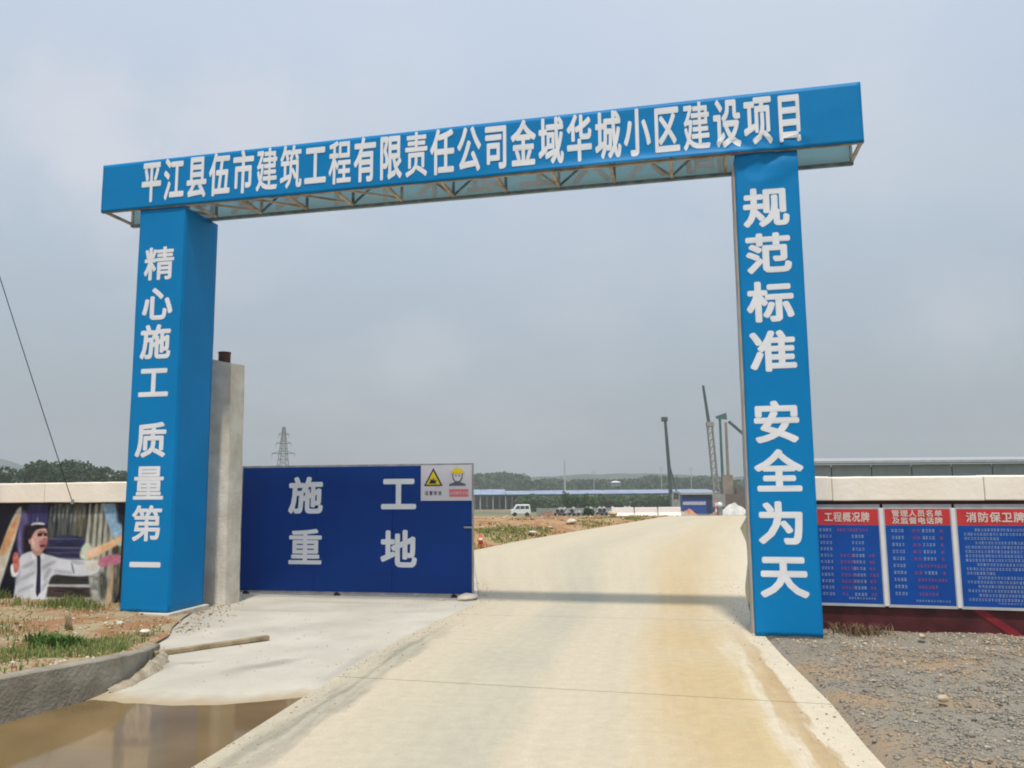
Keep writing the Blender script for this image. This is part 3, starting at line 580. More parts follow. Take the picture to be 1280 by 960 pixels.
# ------------------------------------------------------------------ concrete post with rusty pipe
post = empty('concrete_post', (-4.09, 11.6, 0), TH); tag(post, 'square rough concrete gate post with rusty pipe stub behind the left column', 'post')
b = MB(); b.hexa([(-.24, -.2, -.1), (.165, -.2, -.1), (.165, .16, -.1), (-.24, .16, -.1), (-.24, -.2, 3.45), (.125, -.2, 3.36), (.125, .16, 3.38), (-.24, .16, 3.46)])
o = b.build('shaft', M_conc, post); sb = o.modifiers.new('s', 'SUBSURF'); sb.subdivision_type = 'SIMPLE'; sb.levels = sb.render_levels = 4
tx = bpy.data.textures.new('chip', 'CLOUDS'); tx.noise_scale = .25; dm = o.modifiers.new('d', 'DISPLACE'); dm.texture = tx; dm.strength = .02; dm.mid_level = .5
b = MB(); b.tube([(-.11, 0, 3.3), (-.11, 0, 3.56)], .085, 20); b.tube([(-.11, 0, 3.54), (-.11, 0, 3.565)], .090, 20); b.build('pipe_stub', M_rust, post, smooth=False)

# ------------------------------------------------------------------ sliding gate
GA = Vector((-4.2, 12.6, 0)); gd = (Vector((-.6, 11.9, 0))-GA); ga = math.atan2(gd.y, gd.x)
gate = empty('sliding_gate', GA, ga); tag(gate, 'dark blue sliding site gate with four big white characters', 'gate')
GL = 3.69
for i in range(3):   # sheets with recessed joints
    x0, x1 = GL*i/3+(.018 if i == 0 else .0012), GL*(i+1)/3-(.0012 if i < 2 else .018)
    b = MB(); b.box(x0, -.02, .05, x1, .02, 1.90); bevel(b.build('panel', M_navy, gate), .004, 1)
b = MB(); b.box(0, -.012, 1.90, GL, .03, 1.93); b.box(0, -.012, .015, GL, .03, .05); b.box(-.0, -.01, .05, .018, .03, 1.9); b.box(GL-.018, -.024, .05, GL, .03, 1.9); b.build('gate_frame', M_steel, gate)
for a_ in (GL/3, GL/2, GL*2/3): b = MB(); b.box(a_-.02, .021, .05, a_+.02, .06, 1.9); b.build('unseen_rear_rib', M_steel, gate)  # unseen backing; ribs at the panel joints added to stop light leaking through
gR = Matrix.Rotation(ga, 3, 'Z'); gx = gR @ Vector((1, 0, 0)); gy = gR @ Vector((0, 1, 0))
gm = Matrix.Translation(GA) @ Matrix.Rotation(ga, 4, 'Z')
for ch, a_, z in (('施', 1.07, 1.465), ('工', 2.55, 1.485), ('重', 1.08, .69), ('地', 2.56, .67)):
    glyph(ch, (a_, -.0212, z), .52, .52, M_white, gate, .034)
b = MB(); b.bar((GL-.13, -.03, 1.0), (GL+.0, -.06, 1.0), .025); b.build('handle', M_steel, gate)
for a_ in (.12, 1.6, 3.4):
    b = MB(); b.tube([(a_, -.03, .0), (a_, .02, .0)], .045, 14); b.build('wheel', M_black, gate)
sill = MB(); sill.box(-.25, -.10, -.06, GL+.12, .16, -.005+.03); o = sill.build('gate_track', M_paleplaster); o.location = GA+Vector((0, 0, -.03)); o.rotation_euler.z = ga; bevel(o, .015)
tag(o, 'low pale concrete track strip under the dark blue gate', 'track')
rock(tuple(GA+gx*(GL-.05)+gy*(-.16)+Vector((0, 0, .02))), .15, 'flat pale concrete lump at the right foot of the blue gate', mt=M_paleplaster, flat=.45)
rock(tuple(GA+gx*(GL-.42)+gy*(-.22)+Vector((0, 0, -.01))), .07, 'flat brown stone just left of the gate foot lump', flat=.3)
# safety sign on the gate
M_signw = mat('sign_white', (.62, .60, .66), .5, .03); M_yel = mat('sign_yellow', (.75, .58, .02), .5, .03); M_ink = mat('sign_ink', (.02, .02, .03), .5, .03); M_pink = mat('sign_red', (.72, .16, .18), .5, .03); M_skin = mat('helmet_shade', (.10, .12, .15), .5, .03)
sign = empty('safety_sign', GA+gx*2.90+gy*(-.03)+Vector((0, 0, 1.385)), ga); tag(sign, 'white safety notice with yellow warning triangle and helmet symbol on the gate corner', 'sign')
b = MB(); b.box(0, -.008, 0, .775, 0, .52); b.build('board', M_signw, sign)
def flat(name, pts_, y, mt, parent, th=.003):
    n_ = len(pts_); b = MB(); b.add([(x, y, z) for x, z in pts_]+[(x, y+th, z) for x, z in pts_], [tuple(range(n_)), tuple(range(2*n_-1, n_-1, -1))]+[(i, i+n_, (i+1) % n_+n_, (i+1) % n_) for i in range(n_)])
    return b.build(name, mt, parent)
flat('warning_triangle', [(.05, .215), (.335, .215), (.1925, .48)], -.012, M_ink, sign)
flat('warning_field', [(.085, .235), (.30, .235), (.1925, .435)], -.016, M_yel, sign)
flat('warning_symbol', [(.125, .25), (.15, .29), (.145, .32), (.175, .30), (.20, .335), (.205, .295), (.25, .30), (.225, .27), (.245, .25)], -.020, M_ink, sign)
def arc(cx, cz, rx, rz, a0, a1, n_=14): return [(cx+rx*math.cos(R(lerp(a0, a1, i/n_))), cz+rz*math.sin(R(lerp(a0, a1, i/n_)))) for i in range(n_+1)]
flat('helmet', arc(.56, .405, .09, .07, 0, 180), -.014, M_yel, sign); flat('helmet_brim', [(.45, .392), (.67, .392), (.66, .405), (.46, .405)], -.018, M_yel, sign)
flat('face', arc(.56, .35, .062, .07, 180, 360)+[(.622, .39), (.498, .39)], -.013, M_signw, sign)
b = MB(); b.add([(x, -.012, z) for x, z in [(.482, .40), (.497, .39), (.50, .33), (.53, .285), (.59, .285), (.62, .33), (.625, .39), (.64, .40), (.635, .32), (.60, .27), (.68, .24), (.69, .215), (.43, .215), (.44, .24), (.52, .27), (.485, .32)]], [tuple(range(16))]); o = b.build('head_outline', M_skin, sign); m = o.modifiers.new('t', 'SOLIDIFY'); m.thickness = .002
for x_ in (.525, .575): flat('eye', [(x_, .355), (x_+.022, .355), (x_+.022, .367), (x_, .367)], -.018, M_ink, sign)
flat('red_band', [(.435, .055), (.725, .055), (.725, .165), (.435, .165)], -.012, M_pink, sign)
sm = Matrix.Translation(sign.location) @ Matrix.Rotation(ga, 4, 'Z')
bpy.context.view_layer.update()
for i, ch in enumerate('注意安全'): glyph(ch, (.09+i*.068, -.012, .11), .055, .06, M_ink, sign, .012, lab=False, nd=4)
for i, ch in enumerate('必须戴安全帽'): glyph(ch, (.465+i*.047, -.014, .11), .04, .045, M_signw, sign, .012, lab=False, nd=4)

# ------------------------------------------------------------------ left wall with billboard
lw = empty('perimeter_wall', Wg(-.05, .50, 0), TH); tag(lw, 'low perimeter wall with cream coping left of the gantry', 'wall')
b = MB(); b.box(-7.5, .0, -.1, 0, .18, 1.42); b.build('wall_body', M_kerb, lw)
xx = 0
for i, (l0, l1) in enumerate(((-.0, -1.55), (-1.556, -3.6), (-3.606, -5.5), (-5.506, -7.5))):
    b = MB(); n_ = 12; vs = []
    for k in range(n_+1):
        x = lerp(l0, l1, k/n_); j1, j2 = .008*fbm(x, i, 2, 1), .008*fbm(x, i, 2, 2); vs += [(x, -.10, 1.415+j1), (x, -.10, 1.68+j2), (x, .25, 1.69+j2), (x, .25, 1.415)]
    fs = [(k*4+q, k*4+(q+1) % 4, (k+1)*4+(q+1) % 4, (k+1)*4+q) for k in range(n_) for q in range(4)]+[(3, 2, 1, 0), (n_*4, n_*4+1, n_*4+2, n_*4+3)]
    b.add(vs, fs); bevel(b.build('coping', M_cream, lw), .01)
bb = empty('billboard', Wg(-.05, .49, 0), TH); tag(bb, 'printed billboard of a man in white shirt, dark tie and cap on the left wall', 'billboard')
b = MB(); b.box(-4.6, -.012, .05, -.19, -.002, 1.405); b.build('backing', M_black, bb)
# the picture printed on the sheet: colours only, worked out shape by shape on a fine grid (grid units: 0..157 across, 628..757 down)
NU, NVV = 330, 250
gu, gv = np.meshgrid(np.linspace(-38, 157, NU), np.linspace(628, 757, NVV))
def vnoise(sx, sy, seed):
    r_ = np.random.default_rng(seed); G_ = r_.random((90, 90)); x = (gu+60)/sx; y = (gv-600)/sy; xi = np.floor(x).astype(int); yi = np.floor(y).astype(int); fx = x-xi; fy = y-yi; fx = fx*fx*(3-2*fx); fy = fy*fy*(3-2*fy)
    g = lambda a, c: G_[c % 90, a % 90]
    return (g(xi, yi)*(1-fx)+g(xi+1, yi)*fx)*(1-fy)+(g(xi, yi+1)*(1-fx)+g(xi+1, yi+1)*fx)*fy
def sdf(P):
    P = np.array(P, float); d = np.full(gu.shape, 1e9); ins = np.zeros(gu.shape, bool)
    for (x0, y0), (x1, y1) in zip(P, np.roll(P, -1, 0)):
        ex_, ey_ = x1-x0, y1-y0; t = np.clip(((gu-x0)*ex_+(gv-y0)*ey_)/(ex_*ex_+ey_*ey_+1e-9), 0, 1)
        d = np.minimum(d, np.hypot(gu-x0-t*ex_, gv-y0-t*ey_))
        c = ((y0 > gv) != (y1 > gv)) & (gu < (x1-x0)*(gv-y0)/((y1-y0) or 1e-9)+x0); ins ^= c
    return np.where(ins, -d, d)
IMG = np.zeros(gu.shape+(3,)); IMG[:] = (20, 20, 38)
def chaikin(P, n_=2):
    for _ in range(n_): P = [q for (a, c) in zip(P, P[1:]+P[:1]) for q in ((a[0]*.75+c[0]*.25, a[1]*.75+c[1]*.25), (a[0]*.25+c[0]*.75, a[1]*.25+c[1]*.75))]
    return P
def lay(P, c0, c1=None, nz=(4, 4), soft=1.0, amt=1.0, seed=1, smooth=True):
    m_ = np.clip(.5-sdf(chaikin(P) if smooth else P)/(2*soft), 0, 1)*amt; n_ = vnoise(nz[0], nz[1], seed)*.65+vnoise(nz[0]/2.3, nz[1]/2.3, seed+50)*.35; n_ = np.clip((n_-.5)*1.25+.5, 0, 1)
    c = np.array(c0)[None, None]*(1-n_[..., None])+np.array(c1 or c0)[None, None]*n_[..., None]; IMG[:] = IMG*(1-m_[..., None])+c*m_[..., None]
def rect(x0, y0, x1, y1): return [(x0, y0), (x1, y0), (x1, y1), (x0, y1)]
lay(rect(-40, 620, -4, 700), (16, 18, 44), (34, 34, 66), (8, 20), seed=3); lay(rect(-40, 690, -2, 760), (30, 32, 40), (70, 72, 74), (9, 5), soft=4, seed=4)
lay(rect(36, 622, 64, 664), (38, 36, 84), (58, 52, 108), (3, 24), seed=5); lay(rect(26, 636, 38, 694), (70, 58, 118), (120, 108, 160), (3, 20), soft=2, seed=6)
lay(rect(33, 655, 42, 690), (14, 12, 20), (28, 26, 40), soft=3)
lay(rect(64, 622, 113, 692), (22, 28, 34), (92, 98, 92), (3, 30), seed=7); lay(rect(97, 622, 112, 670), (72, 68, 56), (116, 108, 88), (5, 30), soft=1.5, seed=8)
for k in range(9): x_ = 66+k*5.2; y_ = 632+(k*7) % 9; lay([(x_, y_), (x_+2.5, y_-2), (x_+1.5, y_+13), (x_-.5, y_+11)], (150, 158, 150), (90, 96, 90), (2, 3), soft=1.2, amt=.75, seed=9+k)
lay(rect(64, 668, 118, 697), (30, 32, 66), (52, 54, 100), (14, 3), soft=1.5, seed=20)
for y_, a_ in ((671, .5), (682, .8), (688, .4), (695, .9)): lay(rect(62, y_, 112, y_+1.6), (96, 100, 140), soft=1, amt=a_)
lay(rect(112, 622, 160, 760), (52, 50, 44), (128, 124, 104), (4, 14), soft=1.5, seed=21)
for k, x_ in enumerate((114, 122, 129, 136, 144)): lay([(x_, 622), (x_+4.2, 622), (x_+2-k*.6, 760), (x_-3-k*.6, 760)], (150, 154, 140), (186, 188, 170), (3, 12), soft=1.2, amt=.85, seed=22+k)
lay([(126, 622), (144, 622), (159, 662), (159, 682), (150, 678)], (96, 150, 196), (150, 190, 220), (5, 5), soft=1.4, seed=28)
lay(rect(150, 622, 160, 652), (20, 24, 40), (40, 44, 70), soft=2.5)
lay([(22, 631), (33, 633), (6, 742), (-2, 760), (-14, 760), (-6, 720)], (208, 204, 186), (176, 168, 146), (4, 7), soft=1.5, seed=30)
lay([(24, 640), (28, 648), (15, 690), (3, 696), (10, 666)], (214, 150, 84), (196, 110, 60), (3, 6), soft=2.2, amt=.9, seed=31)
lay([(60, 716), (124, 712), (132, 770), (58, 770)], (150, 152, 152), (176, 178, 178), (8, 4), soft=1.5, seed=32)
lay([(70, 716), (118, 716), (121, 727), (67, 728)], (40, 40, 38), (58, 56, 52), (10, 2), soft=.9, seed=33, smooth=False); lay([(67, 731), (122, 731), (125, 743), (65, 744)], (36, 34, 34), (84, 66, 58), (12, 2), soft=.9, seed=34, smooth=False)
lay([(118, 706), (136, 702), (144, 760), (128, 764), (122, 738)], (180, 182, 172), (110, 112, 104), (3, 4), soft=2, seed=35); lay([(130, 714), (141, 712), (144, 738), (136, 748), (132, 730)], (60, 62, 58), (110, 110, 100), (3, 5), soft=2, seed=36)
lay([(31, 693), (42, 688), (50, 687), (60, 690), (72, 693), (86, 697), (112, 697), (130, 699), (134, 712), (116, 718), (92, 717), (76, 715), (69, 724), (66, 770), (24, 770), (28, 722), (29, 702)], (200, 204, 214), (186, 190, 201), (14, 9), soft=1.3, seed=37)
for q_ in (((33, 706), (49, 699), (50, 703), (35, 711)), ((33, 721), (51, 712), (51, 716), (34, 725)), ((60, 706), (76, 698), (76, 702), (62, 710)), ((62, 720), (69, 708), (73, 710), (64, 726)), ((31, 736), (50, 728), (50, 732), (32, 740)), ((76, 709), (98, 712), (98, 715), (76, 714)), ((27, 706), (32, 704), (32, 726), (27, 730)), ((60, 732), (68, 722), (69, 727), (62, 738)), ((96, 698), (112, 700), (112, 703), (96, 702))): lay(list(q_), (138, 142, 156), soft=2.2, amt=.75)
lay([(96, 702), (98, 702), (102, 714), (100, 715)], (90, 92, 104), soft=1, amt=.8)
lay([(19, 706), (24, 702), (31, 707), (30, 719), (22, 721)], (200, 204, 210), (220, 222, 226), soft=1.2)
lay([(21, 695), (24, 688), (29, 690), (31, 703), (30, 713), (25, 716), (23, 704)], (178, 60, 54), (206, 110, 96), (3, 4), soft=1.1, seed=40)
lay([(43, 676), (60, 678), (60, 690), (53, 696), (46, 690)], (190, 146, 128), (164, 116, 100), soft=1.2, seed=41)
lay([(41, 664), (45, 656), (55, 654), (63, 659), (65, 669), (64, 680), (59, 688), (51, 688), (45, 682)], (208, 158, 142), (184, 118, 108), (6, 7), soft=1.2, seed=42)
lay([(54, 674), (65, 670), (65, 682), (59, 687), (55, 683)], (164, 74, 82), soft=2.6, amt=.75); lay([(43, 672), (49, 676), (52, 686), (46, 684)], (216, 178, 160), soft=2, amt=.7)
lay([(52, 662), (62, 662), (63, 667), (53, 668)], (110, 60, 62), soft=1.8, amt=.8); lay([(52, 665.5), (57.5, 665), (57.5, 668.5), (52, 669)], (36, 22, 28), soft=.8, smooth=False); lay([(60, 665), (64, 665), (64, 668.5), (60, 668.5)], (36, 22, 28), soft=.8, smooth=False)
lay([(59, 668), (64, 674), (60, 676)], (150, 84, 80), soft=1.2, amt=.7); lay([(55.5, 680), (62.5, 679), (62.5, 681.5), (56.5, 682.5)], (96, 26, 38), soft=.8, smooth=False)
lay([(40, 671), (43, 670), (45, 677), (42, 680)], (190, 126, 116), soft=1)
lay([(41, 674), (38, 664), (40, 655), (48, 651), (60, 653), (64, 659), (56, 659), (49, 661), (46, 666), (44, 671)], (22, 18, 24), (44, 36, 42), soft=1.2, seed=43)
lay([(42, 656), (44, 652), (51, 651), (60, 652), (60, 655), (50, 654)], (150, 152, 166), (196, 198, 206), (2, 2), soft=1.1, seed=44); lay([(49.5, 645), (51, 645), (51, 650), (49.5, 650)], (150, 150, 176), soft=1, amt=.6)
lay([(53, 693), (57, 693), (58.5, 712), (60, 738), (56, 744), (54, 738), (54, 712)], (24, 26, 52), (36, 38, 68), soft=.9, smooth=False)
lay([(45, 688), (53, 695), (47, 700)], (216, 218, 226), soft=1); lay([(61, 688), (56, 695), (62, 699)], (214, 216, 224), soft=1)
lay([(112, 700), (124, 696), (134, 700), (130, 710), (116, 712)], (196, 188, 172), (214, 210, 198), soft=1.8, seed=45)
lay([(106, 690), (110, 678), (118, 676), (122, 686), (118, 698), (108, 697)], (196, 206, 180), (160, 176, 150), (3, 3), soft=1.6, seed=46)
lay([(114, 690), (124, 682), (140, 676), (159, 664), (159, 675), (140, 686), (126, 694), (116, 697)], (224, 178, 130), (216, 158, 96), (5, 4), soft=1.5, seed=47); lay([(114, 688), (126, 681), (132, 685), (122, 694)], (222, 170, 152), soft=2.2, amt=.8)
lay([(128, 702), (134, 692), (159, 689), (159, 702), (134, 706)], (206, 110, 142), (178, 84, 112), (4, 3), soft=1.4, seed=48)
lay([(144, 702), (150, 702), (148, 770), (141, 770)], (192, 160, 116), (160, 134, 100), (3, 9), soft=1.2, seed=49)
IMG *= (1+(vnoise(1.6, 1.6, 60)-.5)[..., None]*.05)*(1+(vnoise(30, 18, 61)-.5)[..., None]*.2)
g_ = IMG.mean(2, keepdims=True); IMG = g_+(IMG-g_)*.72
LIN = (np.clip(IMG, 0, 255)/255)**2.2*1.2
px_ = -2.34+(gu/150.)*1.90; pz_ = 1.40-(gv-628)*(1.27/117.); py_ = -.016-.006*vnoise(16, 60, 70)-.003*vnoise(7, 9, 71)
ii = (np.arange(NVV-1)[:, None]*NU+np.arange(NU-1)[None]).ravel(); F = np.stack([ii, ii+NU, ii+NU+1, ii+1], 1)
M_print = bpy.data.materials.new('printed_picture'); M_print.use_nodes = True; _t = M_print.node_tree; _a = _t.nodes.new('ShaderNodeAttribute'); _a.attribute_name = 'print'; _b = _t.nodes['Principled BSDF']; _t.links.new(_a.outputs['Color'], _b.inputs['Base Color']); _b.inputs['Roughness'].default_value = .45; _b.inputs['Specular IOR Level'].default_value = .25
o = npmesh('printed_sheet', np.stack([px_.ravel(), py_.ravel(), pz_.ravel()], 1), F, M_print, bb, None, True)
ca_ = o.data.color_attributes.new('print', 'FLOAT_COLOR', 'POINT'); ca_.data.foreach_set('color', np.concatenate([LIN.reshape(-1, 3), np.ones((LIN.size//3, 1))], 1).astype(np.float32).ravel())

# ------------------------------------------------------------------ right wall with notice boards
WA = math.atan2(-.259, .966); W0 = Vector((3.25, 9.0, 0))
rw = empty('perimeter_wall', W0, WA); tag(rw, 'low maroon perimeter wall with cream coping right of the gantry', 'wall')
b = MB(); b.box(-.2, .02, -.1, 6.5, .2, 1.40); b.build('wall_body', M_maroon, rw)
for i, (l0, l1) in enumerate(((-.12, .26), (.263, 1.75), (1.755, 3.9), (3.906, 6.5))):
    b = MB(); n_ = 10; vs = []
    for k in range(n_+1):
        x = lerp(l0, l1, k/n_); j1, j2 = .006*fbm(x, i, 2, 4), .008*fbm(x, i, 2.5, 5)-.004*(i % 2); vs += [(x, -.055, 1.405+j1), (x, -.055, 1.66+j2), (x, .26, 1.67+j2), (x, .26, 1.405)]
    fs = [(k*4+q, (k+1)*4+q, (k+1)*4+(q+1) % 4, k*4+(q+1) % 4) for k in range(n_) for q in range(4)]+[(0, 1, 2, 3), (n_*4+3, n_*4+2, n_*4+1, n_*4)]
    b.add(vs, fs); o = b.build('coping', M_cream, rw); bevel(o, .01)
b = MB(); b.add([(1.62, .016, .30), (1.82, .016, .30), (2.22, .016, .0), (2.02, .016, .0)], [(0, 1, 2, 3)]); b.v = [(1.55, .0165, .29), (1.66, .0165, .29), (2.12, .0165, -.03), (1.98, .0165, -.03)]
o = b.build('red_stripe', mat('red_stripe', (.24, .02, .03), .5, .2, 4), rw); m = o.modifiers.new('t', 'SOLIDIFY'); m.thickness = .002
b = MB(); b.box(-.15, -.012, -.05, 6.4, .018, .028); b.build('skirting_strip', mat('tan_strip', (.24, .16, .10), .9, .3, 6), rw)
M_hdr = mat('board_red', (.50, .035, .04), .5, .1, 4); M_bblue = mat('board_blue', (.001, .06, .31), .45, .12, 3); M_bfr = mat('board_frame', (.42, .44, .46), .5, .1, 6)
M_mk = mat('board_print_pale', (.24, .32, .50), .6, .2, 30); M_mkp = mat('board_print_pink', (.20, .07, .28), .6, .3, 30, col2=(.34, .08, .18)); M_ttl = mat('board_title', (.66, .52, .48), .6, .05); M_alw = mat('board_divider_white', (.66, .66, .68), .4, .05)
def scribble(b, x, z, wd, h):   # unreadable small print: a knot of strokes the size of one character
    k = random.randint(2, 3); y = -.0235; t = h*.13
    def rr(x0, z0, x1, z1): b.add([(x0, y, z0), (x1, y, z0), (x1, y, z1), (x0, y, z1)], [(0, 1, 2, 3)])
    for i in range(k): zz = z+h*(i+.4+random.random()*.2)/k-t; rr(x+wd*.06*random.random(), zz, x+wd*(.82+.1*random.random()), zz+t)
    for i in range(random.randint(1, 2)): xx_ = x+wd*random.uniform(.15, .7); rr(xx_, z, xx_+t, z+h*.92)
def line(b, x0, x1, z, cw, ch):
    n_ = int((x1-x0)/cw+.5)
    for i in range(n_): scribble(b, x0+i*cw, z, cw*.86, ch)
def board(x0, x1, title, kind, lab):
    o = empty('notice_board', W0+Matrix.Rotation(WA, 3, 'Z') @ Vector((x0, 0, 0)), WA); tag(o, lab, 'notice board'); wd = x1-x0
    b = MB(); b.box(0, -.02, .285, wd, 0, 1.365); b.build('backing', M_bfr, o)
    b = MB(); b.box(.015, -.0215, 1.145, wd-.02, -.005, 1.315); b.build('header', M_hdr, o)
    b = MB(); b.box(.015, -.0213, .315, wd-.02, -.005, 1.143); b.build('blue_field', M_bblue, o)
    b = MB(); b.box(wd-.012, -.032, .295, wd+.03, -.002, 1.325); bevel(b.build('divider', M_alw, o), .004, 1)
    Mo = Matrix.Translation(o.location) @ Matrix.Rotation(WA, 4, 'Z'); wx = Matrix.Rotation(WA, 3, 'Z') @ Vector((1, 0, 0))
    bpy.context.view_layer.update()
    n_ = max(len(t_) for t_ in title)
    for r_, t_ in enumerate(title):
        hh = .10 if len(title) == 1 else .068; zc = 1.228 if len(title) == 1 else (1.268-r_*.076)
        pit = (wd-.17)/max(n_, 1) if len(title) > 1 else (wd-.2)/n_
        off = (wd-.01)/2-(len(t_)-1)*pit/2
        for i, ch in enumerate(t_): glyph(ch, (off+i*pit, -.0245, zc), min(pit*.86, hh*1.1), hh, M_ttl, o, .03, nd=6)
    p = MB(); q = MB()
    if kind == 1:
        for r_ in range(11):
            z = 1.075-r_*.068; line(p, .04, .17, z, .033, .036)
            if r_ == 0: line(q, .22, wd-.12, z, .032, .034)
            else:
                line(p, wd*.55, wd*.55+.12, z, .032, .036); line(q, .24, random.choice((.32, .36, .40)), z, .034, .034) if r_ > 3 else None
                if r_ > 3: line(q, wd*.55+.16, wd*.55+.16+random.choice((.06, .09)), z, .032, .034)
        line(p, wd*.45, wd*.85, .36, .028, .022)
    elif kind == 2:
        for r_ in range(10):
            z = 1.07-r_*.073; line(p, .07, .20, z, .032, .038)
            if r_ < 7 and r_ not in (5, 7): line(q, .27, .36, z, .045, .034); line(p, wd*.55, wd*.55+.12, z, .032, .038); line(q, wd*.55+.17, wd-.09, z, .04, .034)
            else: line(q, .30, wd-.09 if r_ in (5, 7) else .48, z, .032, .034)
        line(p, wd*.4, wd*.92, .35, .028, .022)
    else:
        z = 1.085
        for r_ in range(17):
            ind = .10 if r_ in (0, 3, 8, 11, 13, 15) else 0; end = wd-.08-(random.random()*.35 if r_ in (2, 6, 10, 14) else 0)
            line(p, .07+ind, end, z, .030, .032); z -= .0445
        line(p, wd*.45, wd*.9, .345, .028, .018)
    p.build('small_print', M_mk, o)['kind'] = 'stuff'
    if q.v: q.build('coloured_print', M_mkp, o)['kind'] = 'stuff'
board(.07, .735, ['工程概况牌'], 1, 'blue notice board with red header nearest the right column')
board(.765, 1.435, ['管理人员名单', '及监督电话牌'], 2, 'blue notice board whose red header has two lines of characters')
board(1.465, 2.22, ['消防保卫牌'], 3, 'blue notice board filled with pale paragraphs at the right edge')

# grey prefab shed beyond the right wall
sh = empty('site_shed', (18.5, 42, -.2), R(-2)); tag(sh, 'long grey panelled site shed showing above the right wall', 'shed')
M_shed = mat('shed_panel', (.26, .30, .30), .6, .08, 2); M_shed2 = mat('shed_trim', (.12, .13, .13), .6, .1, 3)
for i in range(12):
    x = -4+i*2.05; b = MB(); b.box(x+.03, 0, 0, x+2.02, .08, 2.72); b.build('wall_panel', M_shed, sh)
b = MB(); b.box(-4.1, .085, 0, 20.8, 6, 2.6); b.build('shed_core', M_shed2, sh)
b = MB(); b.hexa([(-4.4, -.25, 2.76), (21, -.25, 2.76), (21, 6.3, 2.9), (-4.4, 6.3, 2.9), (-4.4, -.25, 2.92), (21, -.25, 2.92), (21, 6.3, 3.25), (-4.4, 6.3, 3.25)]); b.build('roof', M_greypaint, sh)
b = MB(); b.box(-4.42, -.28, 2.74, 21.02, -.252, 2.80); b.build('gutter', M_shed2, sh)

# ------------------------------------------------------------------ mid ground beyond the gate
def mound_z(x, y):
    e_ = polyat(RL, min(y, 47)); d = e_-x
    return max(-.02, min(1, max(0, d-.05)/.8)*(.10+.16*fbm(x, y, .35, 3)+.08*fbm(x, y, 1.4, 9)+.05*abs(fbm(x, y, 3.5, 2))+.10*max(0, 1-abs(y-31)/6)*min(1, d/2))*(1 if y < 36 else max(.35, 1-(y-36)/8)))
ys_ = [15.2+.4*i for i in range(83)]; offs = [0, .1, .25, .45, .7, 1.0, 1.35, 1.7, 2.1, 2.6, 3.1, 3.7, 4.4, 5.2, 6.1, 7, 8, 9.5, 11, 13]
vs = []; n = len(offs)
for y in ys_:
    for o_ in offs: xe = polyat(RL, min(y, 47)) if y > 20.2 else polyat(AL, y)-.05; x = xe-o_; vs.append((x, y, Hfar(x, y)-.04+mound_z(x, y)+.01))
b = MB(); b.add(vs, [(j*n+i+1, j*n+i, (j+1)*n+i, (j+1)*n+i+1) for j in range(len(ys_)-1) for i in range(n-1)])
tag(b.build('rough_soil_ground', M_verge, smooth=True), kind='structure')
pts = []; sz = []; rn = []
for _ in range(1500):
    y = random.uniform(19.5, 46); d = .1+9*random.random()**1.3; x = polyat(RL, y)-d; s_ = .015+.08*random.random()**5
    pts.append((x, y, Hfar(x, y)-.03+mound_z(x, y)+s_*.2)); sz.append(s_); rn.append(min(1, random.random()**1.8))
tag(stones('soil_clods', pts, np.array(sz), M_crumb, np.array(rn)), 'red brown clods and rubble on the verge beyond the gate', 'rubble', kind='stuff')
P = []; H = []
for _ in range(16000):
    y = random.uniform(20.5, 40); d = .1+5*random.random(); x = polyat(RL, y)-d
    k = fbm(x, y, .45, 17)+(.7 if (x-.1)**2/1.8+(y-26)**2/12 < 1 else -.06)
    if k < random.random()*.7: continue
    P.append((x, y, Hfar(x, y)-.03+mound_z(x, y)-.01)); H.append(random.uniform(.04, .13))
blades('verge_grass', P, H, M_grass, 'low weeds and grass on the reddish verge beyond the gate', bend=.6, wd=.02)
M_sand = mat('pale_sand', (.50, .42, .30), .9, .1, .5)
b = MB(); b.add([(-12, 47, Hfar(0, 47)+.03), (8.5, 49, Hfar(0, 49)+.03), (8.6, 56, Hfar(0, 56)+.03), (-14, 55, Hfar(0, 55)+.03)], [(0, 1, 2, 3)]); tag(b.build('sandy_path', M_sand), kind='structure')
rock((2.2, 30.6, .25), .22, 'large pale boulder on the verge beyond the gate, nearer the road', mt=M_paleplaster, flat=.5)
rock((4.6, 37.5, .28), .25, 'sandy boulder on the verge close to the white barriers', flat=.6)
rock((.6, 25.6, .14), .16, 'flat pale rock beside the green patch on the verge', mt=M_paleplaster, flat=.3)
# orange cone
co = empty('traffic_cone', (-.86, 21.6, .05)); tag(co, 'small orange traffic cone on the soil just right of the blue gate', 'traffic cone')
M_or = mat('cone_orange', (.55, .10, .03), .5, .05)
b = MB(); b.tube([(0, 0, .01), (0, 0, .3)], [.075, .018], 16); b.build('cone', M_or, co, smooth=True); b = MB(); b.box(-.1, -.1, 0, .1, .1, .02); b.build('base', M_or, co)
b = MB(); b.tube([(0, 0, .13), (0, 0, .19)], [.052, .04], 16, False); b.build('band', M_white, co)

